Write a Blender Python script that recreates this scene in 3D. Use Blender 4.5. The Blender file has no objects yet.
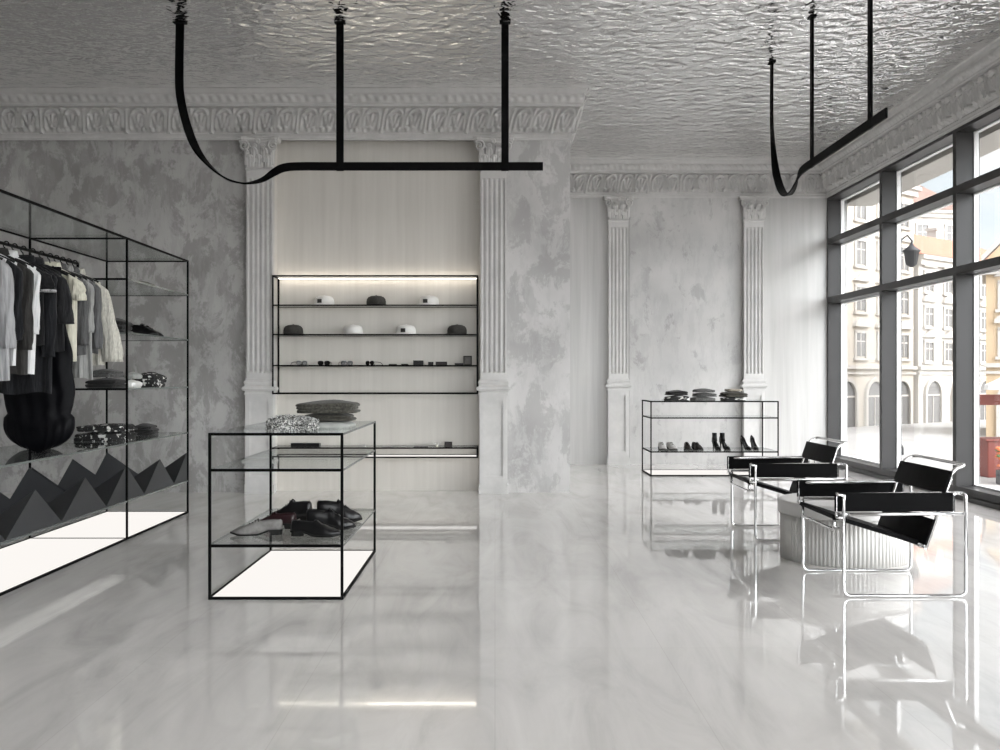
import bpy, math, random
from math import sin, cos, pi, sqrt, atan2, exp
from mathutils import Vector, Matrix
R = random.Random(7)
SC = bpy.context.scene
COL = SC.collection
FPX = 1000.0; VPX = 495.0; VPY = 377.0; EYE = 1.3
CEIL = 4.53

# ------------------------------------------------------------------ mesh builder
class MB:
    def __init__(s): s.v = []; s.f = []; s.m = []; s.sm = []
    def face(s, idx, m=0, smooth=False):
        s.f.append(tuple(idx)); s.m.append(m); s.sm.append(smooth)
    def box(s, x0, y0, z0, x1, y1, z1, m=0, edge=None):
        b = len(s.v)
        s.v += [(x0,y0,z0),(x1,y0,z0),(x1,y1,z0),(x0,y1,z0),(x0,y0,z1),(x1,y0,z1),(x1,y1,z1),(x0,y1,z1)]
        e = m if edge is None else edge
        s.face((b+3,b+2,b+1,b), m); s.face((b+4,b+5,b+6,b+7), m)
        for q in ((0,1,5,4),(1,2,6,5),(2,3,7,6),(3,0,4,7)): s.face([b+i for i in q], e)
        return s
    def cbox(s, x0, y0, z0, x1, y1, z1, c=.004, m=0):
        """box with chamfered edges"""
        def ring(z, k): return [(x0+c+k,y0+k,z),(x1-c-k,y0+k,z),(x1-k,y0+c+k,z),(x1-k,y1-c-k,z),(x1-c-k,y1-k,z),(x0+c+k,y1-k,z),(x0+k,y1-c-k,z),(x0+k,y0+c+k,z)]
        s.loft([ring(z0,c*.7), ring(z0+c,0), ring(z1-c,0), ring(z1,c*.7)], m=m)
        return s
    def loft(s, rings, m=0, smooth=False, cap0=True, cap1=True, closed=True):
        b = len(s.v); n = len(rings[0])
        for r in rings: s.v += [tuple(p) for p in r]
        for i in range(len(rings)-1):
            for j in range(n if closed else n-1):
                k = (j+1) % n
                s.face((b+i*n+j, b+i*n+k, b+(i+1)*n+k, b+(i+1)*n+j), m, smooth)
        if cap0: s.face([b+j for j in reversed(range(n))], m)
        if cap1: s.face([b+(len(rings)-1)*n+j for j in range(n)], m)
        return s
    def tube(s, path, r, n=10, closed=False, m=0, rz=1.0):
        P = [Vector(p) for p in path]; N = len(P)
        rad = r if isinstance(r, (list, tuple)) else [r]*N
        T = []
        for i in range(N):
            a = P[(i-1) % N] if (closed or i > 0) else P[i]
            c = P[(i+1) % N] if (closed or i < N-1) else P[i]
            t = (c-a); T.append(t.normalized() if t.length > 1e-9 else Vector((0,0,1)))
        u = T[0].orthogonal().normalized(); rings = []
        for i in range(N):
            u = (u - T[i]*u.dot(T[i])); u = u.normalized() if u.length > 1e-6 else T[i].orthogonal().normalized()
            w = T[i].cross(u)
            rings.append([P[i] + (u*cos(2*pi*k/n) + w*sin(2*pi*k/n)*rz)*rad[i] for k in range(n)])
        if closed:
            rings.append(rings[0])
            s.loft(rings, m, True, False, False)
        else: s.loft(rings, m, True)
        return s
    def lathe(s, prof, n=32, cx=0, cy=0, m=0, smooth=True, cap0=True, cap1=True):
        s.loft([[(cx+r*cos(2*pi*k/n), cy+r*sin(2*pi*k/n), z) for k in range(n)] for r, z in prof], m, smooth, cap0, cap1)
        return s
    def grid(s, fn, nu, nv, m=0, smooth=True):
        b = len(s.v)
        for i in range(nu+1):
            for j in range(nv+1): s.v.append(tuple(fn(i/nu, j/nv)))
        for i in range(nu):
            for j in range(nv):
                a = b+i*(nv+1)+j
                s.face((a, a+nv+1, a+nv+2, a+1), m, smooth)
        return s
    def poly(s, pts, m=0):
        b = len(s.v); s.v += [tuple(p) for p in pts]; s.face(range(b, b+len(pts)), m); return s
    def prism(s, pts, axis, a, c, m=0):
        """extrude a 2D outline along an axis ('x','y','z') from a to c"""
        def put(p, t): return {'x': (t,p[0],p[1]), 'y': (p[0],t,p[1]), 'z': (p[0],p[1],t)}[axis]
        s.loft([[put(p,a) for p in pts], [put(p,c) for p in pts]], m); return s
    def xf(s, M, start=0):
        for i in range(start, len(s.v)): s.v[i] = tuple(M @ Vector(s.v[i]))
        return s

def link(name, mb, mats, parent=None, loc=None, rotz=0, fix=True):
    me = bpy.data.meshes.new(name)
    me.from_pydata(mb.v, [], mb.f)
    if not isinstance(mats, (list, tuple)): mats = [mats]
    for m in mats: me.materials.append(m)
    me.polygons.foreach_set('material_index', mb.m)
    me.polygons.foreach_set('use_smooth', mb.sm)
    me.update()
    if fix:
        import bmesh
        bm = bmesh.new(); bm.from_mesh(me); bmesh.ops.recalc_face_normals(bm, faces=bm.faces); bm.to_mesh(me); bm.free()
    o = bpy.data.objects.new(name, me); COL.objects.link(o)
    if parent is not None: o.parent = parent
    if loc is not None: o.location = loc
    if rotz: o.rotation_euler = (0,0,rotz)
    return o
def tag(o, label=None, cat=None, group=None, kind=None):
    if label: o['label'] = label
    if cat: o['category'] = cat
    if group: o['group'] = group
    if kind: o['kind'] = kind
    return o
def thing(name, loc, label, cat, group=None, rotz=0, kind=None):
    o = bpy.data.objects.new(name, None); COL.objects.link(o)
    o.empty_display_size = .1
    o.location = loc; o.rotation_euler = (0,0,rotz)
    return tag(o, label, cat, group, kind)
def copy_tree(o, parent=None):
    c = o.copy(); COL.objects.link(c)
    if parent is not None: c.parent = parent
    for ch in list(o.children): copy_tree(ch, c)
    return c
def dup(o, loc, rotz=0, label=None, group=None):
    c = copy_tree(o); c.location = loc; c.rotation_euler = (0,0,rotz)
    if label: c['label'] = label
    if group: c['group'] = group
    return c
def wx(px, d): return (px-VPX)/FPX*d
def wz(py, d): return EYE + (VPY-py)/FPX*d
def sst(a, b, x):
    t = min(1, max(0, (x-a)/(b-a))); return t*t*(3-2*t)
def rrect(u0, v0, u1, v1, r, n=6):
    pts = []
    for cx, cy, a0 in ((u1-r,v1-r,0),(u0+r,v1-r,pi/2),(u0+r,v0+r,pi),(u1-r,v0+r,1.5*pi)):
        for k in range(n+1): pts.append((cx+r*cos(a0+pi/2*k/n), cy+r*sin(a0+pi/2*k/n)))
    return pts

# ------------------------------------------------------------------ materials
def newmat(name):
    m = bpy.data.materials.new(name); m.use_nodes = True
    nt = m.node_tree; b = nt.nodes['Principled BSDF']
    return m, nt, b
def N(nt, t, **kw):
    n = nt.nodes.new(t)
    for k, v in kw.items():
        if k.startswith('i_'): n.inputs[k[2:].replace('_',' ')].default_value = v
        else: setattr(n, k, v)
    return n
def ramp(nt, src, stops):
    r = nt.nodes.new('ShaderNodeValToRGB')
    e = r.color_ramp.elements
    while len(e) < len(stops): e.new(.5)
    for k, (p, c) in enumerate(stops):
        e[k].position = p; e[k].color = (c if len(c) == 4 else (*c, 1))
    nt.links.new(src, r.inputs['Fac']); return r
def coords(nt, scale=(1,1,1), rot=(0,0,0)):
    t = nt.nodes.new('ShaderNodeTexCoord'); mp = nt.nodes.new('ShaderNodeMapping')
    mp.inputs['Scale'].default_value = scale; mp.inputs['Rotation'].default_value = rot
    nt.links.new(t.outputs['Object'], mp.inputs['Vector']); return mp.outputs['Vector']
def noise(nt, vec, scale, detail=2, rough=.5, dist=0):
    n = N(nt, 'ShaderNodeTexNoise'); n.inputs['Scale'].default_value = scale; n.inputs['Detail'].default_value = detail
    n.inputs['Roughness'].default_value = rough; n.inputs['Distortion'].default_value = dist
    nt.links.new(vec, n.inputs['Vector']); return n.outputs['Fac']
def bump(nt, b, h, strength=.3, dist=.01):
    n = N(nt, 'ShaderNodeBump'); n.inputs['Strength'].default_value = strength; n.inputs['Distance'].default_value = dist
    nt.links.new(h, n.inputs['Height']); nt.links.new(n.outputs['Normal'], b.inputs['Normal'])
def mixc(nt, fac, a, c):
    n = nt.nodes.new('ShaderNodeMix'); n.data_type = 'RGBA'
    if isinstance(fac, float): n.inputs[0].default_value = fac
    else: nt.links.new(fac, n.inputs[0])
    for s, v in ((n.inputs[6], a), (n.inputs[7], c)):
        if isinstance(v, tuple): s.default_value = (*v, 1)
        else: nt.links.new(v, s)
    return n.outputs[2]
def simple(name, col, rough=.5, metal=0, bscale=None, bstr=.2, bdist=.004, var=None, vscale=8, spec=.5, sheen=0, stretch=(1,1,1)):
    m, nt, b = newmat(name)
    b.inputs['Base Color'].default_value = (*col, 1); b.inputs['Roughness'].default_value = rough
    b.inputs['Metallic'].default_value = metal; b.inputs['Specular IOR Level'].default_value = spec
    if sheen: b.inputs['Sheen Weight'].default_value = sheen
    v = coords(nt, stretch)
    if var is not None:
        f = noise(nt, v, vscale, 4, .6)
        r = ramp(nt, f, [(.35, (0,0,0)), (.65, (1,1,1))])
        nt.links.new(mixc(nt, r.outputs['Color'], col, var), b.inputs['Base Color'])
    if bscale: bump(nt, b, noise(nt, v, bscale, 3), bstr, bdist)
    return m
def emit(name, col, s):
    m = bpy.data.materials.new(name); m.use_nodes = True; nt = m.node_tree
    nt.nodes.remove(nt.nodes['Principled BSDF'])
    e = nt.nodes.new('ShaderNodeEmission'); e.inputs['Color'].default_value = (*col, 1); e.inputs['Strength'].default_value = s
    nt.links.new(e.outputs[0], nt.nodes['Material Output'].inputs['Surface']); return m
def glassmat(name, tint=(.955,.963,.957), f0=.05, rough=0.0):
    m = bpy.data.materials.new(name); m.use_nodes = True; nt = m.node_tree
    nt.nodes.remove(nt.nodes['Principled BSDF'])
    t = nt.nodes.new('ShaderNodeBsdfTransparent'); t.inputs['Color'].default_value = (*tint, 1)
    g = nt.nodes.new('ShaderNodeBsdfGlossy'); g.inputs['Roughness'].default_value = rough; g.inputs['Color'].default_value = (.95,.97,.97,1)
    lw = nt.nodes.new('ShaderNodeLayerWeight'); lw.inputs['Blend'].default_value = .5
    p = N(nt, 'ShaderNodeMath', operation='POWER'); p.inputs[1].default_value = 5; nt.links.new(lw.outputs['Facing'], p.inputs[0])
    a = N(nt, 'ShaderNodeMath', operation='MULTIPLY_ADD'); a.inputs[1].default_value = 1-f0; a.inputs[2].default_value = f0
    nt.links.new(p.outputs[0], a.inputs[0])
    mx = nt.nodes.new('ShaderNodeMixShader'); nt.links.new(a.outputs[0], mx.inputs[0])
    nt.links.new(t.outputs[0], mx.inputs[1]); nt.links.new(g.outputs[0], mx.inputs[2])
    nt.links.new(mx.outputs[0], nt.nodes['Material Output'].inputs['Surface']); return m

M = {}
M['black'] = simple('black metal', (.002,.002,.0022), .55, spec=.06)
M['chrome'] = simple('chrome', (.72,.72,.72), .05, 1)
M['leather'] = simple('black leather', (.002,.002,.0022), .5, spec=.05, bscale=160, bstr=.15, bdist=.002)
M['glass'] = glassmat('clear glass')
M['pane'] = glassmat('window glass', (.98,.981,.98), .04)
M['gedge'] = simple('glass edge', (.10,.11,.107), .25)
M['panel'] = emit('lit panel', (1,.965,.925), .212)
M['led'] = emit('led strip', (1,.91,.78), 2.0)
M['trim'] = simple('white stucco', (.52,.51,.50), .6, var=(.45,.445,.435), vscale=5, bscale=60, bstr=.08)
M['mull'] = simple('dark anodised frame', (.032,.031,.031), .42, spec=.3)
M['bead'] = simple('pale glazing bead', (.75,.75,.75), .4)

def plaster(name, a, c, d, thr=.5):
    m, nt, b = newmat(name)
    v = coords(nt); vs = coords(nt, (1.35,1.35,.85))
    f1 = noise(nt, vs, 2.5, 10, .73, .35)
    r1 = ramp(nt, f1, [(thr-.03, (0,0,0)), (thr+.03, (1,1,1))])
    f2 = noise(nt, coords(nt, (3.2,3.2,.9)), 2.6, 9, .74, .2)
    r2 = ramp(nt, f2, [(.50, (0,0,0)), (.56, (1,1,1))])
    c1 = mixc(nt, r1.outputs['Color'], a, c)
    mul = N(nt, 'ShaderNodeMath', operation='MULTIPLY'); mul.inputs[1].default_value = .55
    nt.links.new(r2.outputs['Color'], mul.inputs[0])
    c2 = mixc(nt, mul.outputs[0], c1, d)
    f3 = noise(nt, v, 1.3, 3, .5); r3 = ramp(nt, f3, [(.3, (.82,.82,.82)), (.7, (1.08,1.08,1.08))])
    mm = nt.nodes.new('ShaderNodeMix'); mm.data_type = 'RGBA'; mm.blend_type = 'MULTIPLY'; mm.inputs[0].default_value = 1
    nt.links.new(c2, mm.inputs[6]); nt.links.new(r3.outputs['Color'], mm.inputs[7])
    nt.links.new(mm.outputs[2], b.inputs['Base Color'])
    b.inputs['Roughness'].default_value = .7; b.inputs['Specular IOR Level'].default_value = .3
    bump(nt, b, f2, .12, .01)
    return m
M['plaster'] = plaster('worn grey plaster', (.265,.258,.252), (.385,.377,.370), (.325,.317,.312), .5)
M['plaster2'] = plaster('worn pale plaster', (.335,.329,.322), (.445,.438,.43), (.395,.388,.383), .42)
M['plaster3'] = plaster('worn mid plaster', (.385,.377,.37), (.495,.487,.48), (.44,.433,.427), .5)

def streak(name, a, c, rough=.35):
    m, nt, b = newmat(name)
    f = noise(nt, coords(nt, (6,6,.25)), 2.0, 5, .6, .3)
    r = ramp(nt, f, [(.3, a), (.7, c)])
    nt.links.new(r.outputs['Color'], b.inputs['Base Color']); b.inputs['Roughness'].default_value = rough
    return m
M['slab'] = streak('pale streaked slab', (.365,.358,.348), (.445,.438,.428))
M['nichewall'] = streak('niche streaked slab', (.49,.468,.432), (.56,.538,.50))

def floormat():
    m, nt, b = newmat('polished marble floor')
    v = coords(nt)
    f = noise(nt, coords(nt, (1.6,.35,1), (0,0,.55)), 2.2, 8, .62, .9)
    r = ramp(nt, f, [(.3, (.54,.525,.508)), (.48, (.64,.622,.604)), (.62, (.69,.672,.653)), (.8, (.61,.594,.577))])
    f2 = noise(nt, v, .5, 3, .5); r2 = ramp(nt, f2, [(.3, (.93,.93,.93)), (.7, (1.03,1.03,1.03))])
    mm = nt.nodes.new('ShaderNodeMix'); mm.data_type = 'RGBA'; mm.blend_type = 'MULTIPLY'; mm.inputs[0].default_value = 1
    nt.links.new(r.outputs['Color'], mm.inputs[6]); nt.links.new(r2.outputs['Color'], mm.inputs[7])
    br = nt.nodes.new('ShaderNodeTexBrick'); br.offset = 0; br.inputs['Scale'].default_value = 1
    br.inputs['Brick Width'].default_value = .8; br.inputs['Row Height'].default_value = 1.6
    br.inputs['Mortar Size'].default_value = .0022; br.inputs['Color1'].default_value = (1,1,1,1); br.inputs['Color2'].default_value = (.975,.975,.97,1)
    br.inputs['Mortar'].default_value = (.90,.89,.885,1)
    nt.links.new(v, br.inputs['Vector'])
    m2 = nt.nodes.new('ShaderNodeMix'); m2.data_type = 'RGBA'; m2.blend_type = 'MULTIPLY'; m2.inputs[0].default_value = 1
    nt.links.new(mm.outputs[2], m2.inputs[6]); nt.links.new(br.outputs['Color'], m2.inputs[7])
    nt.links.new(m2.outputs[2], b.inputs['Base Color'])
    b.inputs['Roughness'].default_value = .035; b.inputs['Specular IOR Level'].default_value = .55
    b.inputs['IOR'].default_value = 1.85
    return m
M['floor'] = floormat()

def ceilmat():
    m, nt, b = newmat('rippled steel ceiling')
    b.inputs['Base Color'].default_value = (.95,.945,.94,1); b.inputs['Metallic'].default_value = 1
    b.inputs['Roughness'].default_value = .11
    f = noise(nt, coords(nt, (1,1.25,1)), 7.4, 1.6, .45, .5)
    bump(nt, b, f, 1.0, .048)
    return m
M['ceil'] = ceilmat()
M['paving'] = simple('pale stone paving', (.42,.41,.395), .8, var=(.36,.355,.34), vscale=.6)
M['facade'] = simple('cream render', (.50,.46,.40), .85, var=(.46,.42,.36), vscale=.6)
M['facade2'] = simple('white render', (.52,.50,.47), .85, var=(.48,.46,.43), vscale=.6)
M['facade3'] = simple('peach render', (.50,.38,.25), .85, var=(.46,.35,.23), vscale=.6)
M['fstone'] = simple('pale stone mouldings', (.46,.435,.40), .85)
M['fpane'] = simple('far window glass', (.13,.125,.12), .25)
M['rooft'] = simple('terracotta roof tiles', (.42,.19,.12), .8, var=(.32,.15,.10), vscale=2)
M['roofd'] = simple('brown roof tiles', (.25,.16,.13), .8, var=(.19,.13,.11), vscale=2)
M['reddark'] = simple('dark red paint', (.22,.05,.035), .5)
M['iron'] = simple('dark iron', (.02,.02,.022), .5)
M['white'] = simple('white cotton', (.78,.77,.75), .85, bscale=220, bstr=.15)
M['ivory'] = simple('ivory cotton', (.72,.70,.60), .85, bscale=220, bstr=.15)

# ------------------------------------------------------------------ room shell
BAY = 2.06
XL, XR, YB, YF, YN = -7.0, 4.95, 11.26, 14.9, -3.0   # left wall, right wall, back plaster wall, far wall, rear wall with added fill windows
NX0, NX1, NY = -2.5, -.15, 11.45                       # niche
CX = .845                                              # outer corner of the back wall
def struct(name, mb, mats, label, cat, loc=None):
    return tag(link(name, mb, mats, loc=loc), label, cat, kind='structure')
struct('floor', MB().box(XL-.2, YN-.3, -1.5, XR+.30, YF+.2, 0), M['floor'], 'polished pale marble tile floor of the boutique', 'floor')
struct('ceiling', MB().box(XL-.2, YN-.3, CEIL, XR+.30, YF+.2, CEIL+.2), M['ceil'], 'rippled mirror steel ceiling over the whole room', 'ceiling')
struct('wall_left', MB().box(XL-.2, YN, 0, XL, YB, CEIL), M['plaster'], 'grey plaster side wall behind the long clothes rack', 'wall')
struct('wall_back', MB().box(XL-.2, YB, 0, NX0, YB+.34, CEIL).box(NX0, YB, 4.0, NX1, YB+.34, CEIL), M['plaster'], 'worn mottled grey plaster wall behind the clothes rack', 'wall')
struct('wall_niche', MB().box(NX0, NY, 0, NX1, NY+.15, 4.0).box(NX0-.02,YB+.01,0,NX0+.006,NY,4.0).box(NX1-.006,YB+.01,0,NX1+.02,NY,4.0), M['nichewall'], 'pale streaked back panel of the recess holding the cap shelves', 'wall')
struct('wall_corner', MB().box(NX1, YB, 0, CX, YF+.2, CEIL), M['plaster3'], 'worn plaster wall end right of the cap niche', 'wall')
struct('wall_far', MB().box(CX, YF, 0, XR+.3, YF+.2, CEIL), M['slab'], 'pale streaked far wall flanking the two far pilasters', 'wall')
struct('wall_panel', MB().box(2.0, YF-.02, 0, 3.66, YF+.02, 4.02), M['plaster2'], 'pale worn plaster panel between the two far pilasters', 'wall')
struct('wall_right', MB().box(XR, YN, 4.0, XR+.30, YF, CEIL), M['slab'], 'wall strip above the tall street windows', 'wall')
struct('wall_rear', MB().box(XL, YN-.3, 4.0, XR+.3, YN, CEIL).box(XL, YN-.3, 0, XR-3*BAY, YN, 4.0), M['plaster'], 'plaster wall around the added fill light windows behind the camera', 'wall')  # unseen; solid on the left so that side of the room stays darker

# ---------------------------------------------------------- cornices (relief frieze)
def leaf_h(s, t):
    """acanthus cell, s in -1..1, t in 0..1 (bottom to top)"""
    h = 0.0
    for q in (-1, 1):                       # a pair of arching leaves
        dx, dz = (s-q*.46)/.40, (t-.52)/.44
        d = sqrt(dx*dx+dz*dz) if dz > 0 else abs(dx)
        if t > .08: h = max(h, exp(-((d-.88)/.13)**2)*sst(.05,.2,t))
        a = atan2(s-q*.46, t-.02); r = sqrt((s-q*.46)**2+(t-.02)**2)
        h = max(h, (.25+.55*cos(a*9)**2)*sst(.80,.66,r)*sst(.75,.5,abs(a))*sst(.0,.1,t))
        d = sqrt(((s-q*.20)*1.1)**2+(t-.14)**2); h = max(h, .9*sst(.13,.05,d))
    h = max(h, 1.0*exp(-(s/.05)**2)*sst(.98,.9,t)*sst(.06,.12,t))
    h = max(h, .95*exp(-(s/.13)**2)*sst(.78,.88,t)*sst(1.0,.93,t))
    d = abs(abs(s)-1)
    h = max(h, .8*sst(.10,.03,d)*sst(1.0,.85,t))
    return h
def cornice(name, p0, p1, out, m0, m1, label):
    """p0->p1 along the wall (xy), out = unit xy vector into the room; m0,m1 = mitre signs at the ends (+1 outer, -1 inner, 0 square)"""
    p0 = Vector(p0); p1 = Vector(p1); L = (p1-p0).length; u = (p1-p0)/L; o = Vector(out)
    prof = [(0,3.965,0),(.026,3.965,0),(.03,3.99,0),(.02,4.0,0),(.022,4.03,0)]
    nf = 26
    for k in range(nf+1):
        t = k/nf; prof.append((.03+.055*t+.03*t*t, 4.045+.265*t, 1+t))
    prof += [(.135,4.318,0),(.14,4.335,0)]
    nr = 6
    for k in range(nr+1):
        t = k/nr; prof.append((.13+.035*sin(pi*t)*.4+.02*t, 4.345+.105*t, 3+t))
    prof += [(.165,4.457,0),(.17,4.50,0),(.19,4.51,0),(.19,CEIL,0),(0,CEIL,0)]
    per = .475; step = per/34
    n = max(2, int(round(L/step)))
    mb = MB(); b = 0; K = len(prof)
    for i in range(n+1):
        f = i/n; base = f*L
        for (q, z, kd) in prof:
            h = q
            if 1 <= kd <= 2:
                s = (base/per % 1)*2-1
                h += .062*leaf_h(s, kd-1)-.02
            elif kd >= 3:
                h += .022*(.5+.5*sin(2*pi*(base/.095+(kd-3)*.7)))*sin(pi*(kd-3))
            along = base + (m0*(-q))*(1-f) + (m1*q)*f
            P = p0 + u*along + o*h
            mb.v.append((P.x, P.y, z))
    for i in range(n):
        for j in range(K-1):
            a = i*K+j
            mb.face((a, a+K, a+K+1, a+1), 0, 4 < j < 31 or 33 < j < 41)
    mb.face([j for j in range(K)], 0); mb.face([n*K+j for j in reversed(range(K))], 0)
    struct(name, mb, M['trim'], label, 'cornice')
cornice('trim_1', (XL, YB), (CX, YB), (0,-1), 0, 1, 'ornate acanthus leaf cornice above the grey plaster wall and niche')
cornice('trim_2', (CX, YB), (CX, YF), (1,0), 1, -1, 'ornate leaf cornice turning the corner beside the niche wall')
cornice('trim_3', (CX, YF), (XR, YF), (0,-1), -1, -1, 'ornate acanthus leaf cornice above the far pale wall')
cornice('trim_4', (XR, YF), (XR, YN), (-1,0), -1, 0, 'ornate acanthus leaf cornice above the street windows')

# ---------------------------------------------------------- pilasters
def pilaster(name, x, ywall, label):
    w = .145; dp = .10
    t = thing(name, (x, ywall, 0), label, 'pilaster', 'fluted pilasters', kind='structure')
    # shaft
    def ring(z, fd):
        pts = [(-w, 0, z), (-w, -dp, z)]
        nfl = 5; fw = 2*w/(nfl+.35); x0 = -w+.35*fw/2
        for k in range(nfl):
            a = x0+k*fw+fw*.14; c = x0+(k+1)*fw-fw*.14
            for q in range(7):
                th = pi*q/6; pts.append(((a+c)/2-(c-a)/2*cos(th), -dp+fd*sin(th), z))
        pts += [(w, -dp, z), (w, 0, z)]
        return pts
    link('shaft', MB().loft([ring(1.28,0), ring(1.34,0), ring(1.37,.022), ring(3.48,.022), ring(3.52,0), ring(3.62,0)]), M['trim'], t)
    # moulded base
    prof = [(1.10,.168,.125),(1.12,.168,.125),(1.125,.16,.118),(1.145,.16,.118),(1.15,.185,.14),(1.17,.192,.147),(1.19,.185,.14),(1.195,.165,.12),(1.215,.16,.117),(1.225,.168,.123),(1.24,.172,.127),(1.255,.168,.123),(1.262,.155,.11),(1.285,.152,.107)]
    link('moulded_base', MB().loft([[(-hw,0,z),(-hw,-d,z),(hw,-d,z),(hw,0,z)] for z,hw,d in prof]), M['trim'], t)
    # pedestal with sunk panel
    pm = MB().box(-.155,-.105,0,.155,0,1.10)
    pm.box(-.165,-.12,0,.165,0,.10)
    for (a,b_,c,d) in ((-.155,.10,-.105,1.10),(.105,.10,.155,1.10),(-.105,.10,.105,.19),(-.105,1.03,.105,1.10)):
        pm.box(a,-.122,b_,c,-.10,d)
    for (a,b_,c,d) in ((-.105,.19,-.094,1.03),(.094,.19,.105,1.03),(-.094,.19,.094,.201),(-.094,1.019,.094,1.03)):
        pm.box(a,-.113,b_,c,-.10,d)
    link('pedestal', pm, M['trim'], t)
    # capital
    cm = MB()
    bell = [(3.60,.148,.105),(3.615,.16,.115),(3.63,.148,.105),(3.70,.146,.104),(3.82,.152,.11),(3.90,.17,.125),(3.93,.178,.135)]
    cm.loft([[(-hw,0,z),(-hw,-d,z),(hw,-d,z),(hw,0,z)] for z,hw,d in bell])
    ab = []
    for z, e in ((3.925,.0),(3.94,.008),(3.955,.008),(3.965,.018)):
        r_ = [(-.21-e,0,z),(-.215-e,-.165-e,z),(-.185,-.175-e,z)]
        for k in range(7):
            xx = -.15+.3*k/6; r_.append((xx, -.135-e-.035*(abs(xx)/.15)**2, z))
        r_ += [(.185,-.175-e,z),(.215+e,-.165-e,z),(.21+e,0,z)]
        ab.append(r_)
    cm.loft(ab)
    def leaf(cx, z0, h, hw, y0, curl):
        def fn(a, c):
            s = (a*2-1); tt = c
            wdt = hw*(1-.15*tt)*(1-.75*max(0,tt-.72)/.28*abs(s))
            out = .012 + .02*tt*tt + curl*sst(.6,1,tt)
            zz = z0 + h*(tt - .16*sst(.75,1,tt)*tt)
            rel = .012*abs(cos(s*pi*1.5))*(1-tt*.3) + .018*(1-s*s)
            return (cx+s*wdt, y0-out-rel, zz)
        cm.grid(fn, 12, 10)
    for cx in (-.10, 0, .10): leaf(cx, 3.64, .155, .052, -.10, .035)
    for cx in (-.055, .055): leaf(cx, 3.69, .19, .05, -.105, .05)
    for q in (-1, 1):
        leaf(q*.135, 3.66, .2, .035, -.10, .05)
        # corner volutes
        pts = []; rr = []
        for k in range(30):
            th = k/29*3.4*pi; r0 = .062*(1-k/36)
            pts.append((q*(.158+r0*cos(th+.6)), -.155-.012*k/29, 3.868+r0*sin(th+.6))); rr.append(.015*(1-k/60))
        cm.tube(pts, rr, 6)
        cm.tube([(q*.05,-.12,3.74),(q*.08,-.135,3.84),(q*.125,-.15,3.905),(q*.18,-.155,3.918)], .011, 6)
        pts = [(q*(.045+.026*(1-k/22)*cos(k*.55)), -.145, 3.865+.026*(1-k/22)*sin(k*.55)) for k in range(18)]
        cm.tube(pts, .009, 6)
    cm.lathe([(.001,0),(.02,.004),(.028,.014),(.02,.02),(.012,.012),(.001,.016)], 14)
    st = len(cm.v)-14*6
    for i in range(st, len(cm.v)):
        px, py, pz = cm.v[i]; cm.v[i] = (px, -.165-pz, 3.915+py*1.1)
    link('capital', cm, M['trim'], t)
    return t
pilaster('trim_5', (247+272)/2*.01116-VPX*.01116, YB, 'fluted pilaster with leafy capital at the cap niche, beside the clothes rack')
pilaster('trim_6', (481+506)/2*.01116-VPX*.01116, YB, 'fluted pilaster between the cap niche and the plaster wall end')
pilaster('trim_7', wx(618.5, 14.8), YF, 'fluted pilaster on the far wall standing clear beside the shoe rack')
pilaster('trim_8', wx(754, 14.8), YF, 'fluted pilaster on the far wall partly hidden behind the shoe rack')

# ---------------------------------------------------------- windows
BAY = 2.06
def window(name, loc, rotz, label, bay=BAY):
    t = thing(name, loc, label, 'window', 'street windows', rotz, kind='structure')
    link('post', MB().box(0,0,0,.25,.085,4.0), M['mull'], t)
    link('sill_rail', MB().box(-.03,0,0,.27,bay,.05).box(0,.085,.05,.25,bay,.13), M['mull'], t)
    link('head_rail', MB().box(0,.085,3.93,.27,bay,4.0), M['mull'], t)
    for z in (2.40, 3.27):
        link('transom', MB().box(.0,.085,z,.25,bay,z+.085), M['mull'], t)
    zs = [(.13,2.40),(2.485,3.27),(3.355,3.93)]
    for a, c in zs:
        link('pane', MB().box(.205,.10,a+.015,.217,bay-.015,c-.015), M['pane'], t)
        bd = MB()
        for y0 in (.085, bay-.015): bd.box(.185,y0,a,.235,y0+.015,c)
        bd.box(.185,.10,a,.235,bay-.015,a+.015); bd.box(.185,.10,c-.015,.235,bay-.015,c)
        link('glazing_bead', bd, M['bead'], t)
    return t
wl = ['tall street window next to the far wall', 'tall street window behind the two lounge chairs', 'tall street window with flowers and parasol outside']
k = 0
y = 12.79
while y > YN-.2:
    lab = wl[k] if k < 3 else 'tall street window beside the camera, bay %s from the flowers' % ['one','two','three','four','five','six','seven'][k-3]
    y0 = y; bay = BAY
    if y0 < YN: bay = BAY-(YN-y0); y0 = YN
    if bay > .4: window('window_%d' % (k+1), (XR, y0, 0), 0, lab, bay)
    y -= BAY; k += 1
struct('trim_10', MB().box(XR+.30,YN,3.88,XR+.75,YF+.2,CEIL+.2), M['fstone'], 'pale stone lintel outside above the street windows', 'lintel')
link_post = tag(link('trim_9', MB().box(XR,14.85,0,XR+.25,YF,4.0), M['mull']), 'dark window post against the far wall', 'window frame', kind='structure')
for q in range(3):  # unseen windows, added behind the camera so sky light fills the room
    window('window_%d' % (k+1+q), (XR-BAY*(q), YN, 0), -pi/2, 'added window behind the camera for fill light, %s from the street corner' % ['first','second','third','fourth','fifth'][q])
k += 5
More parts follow.
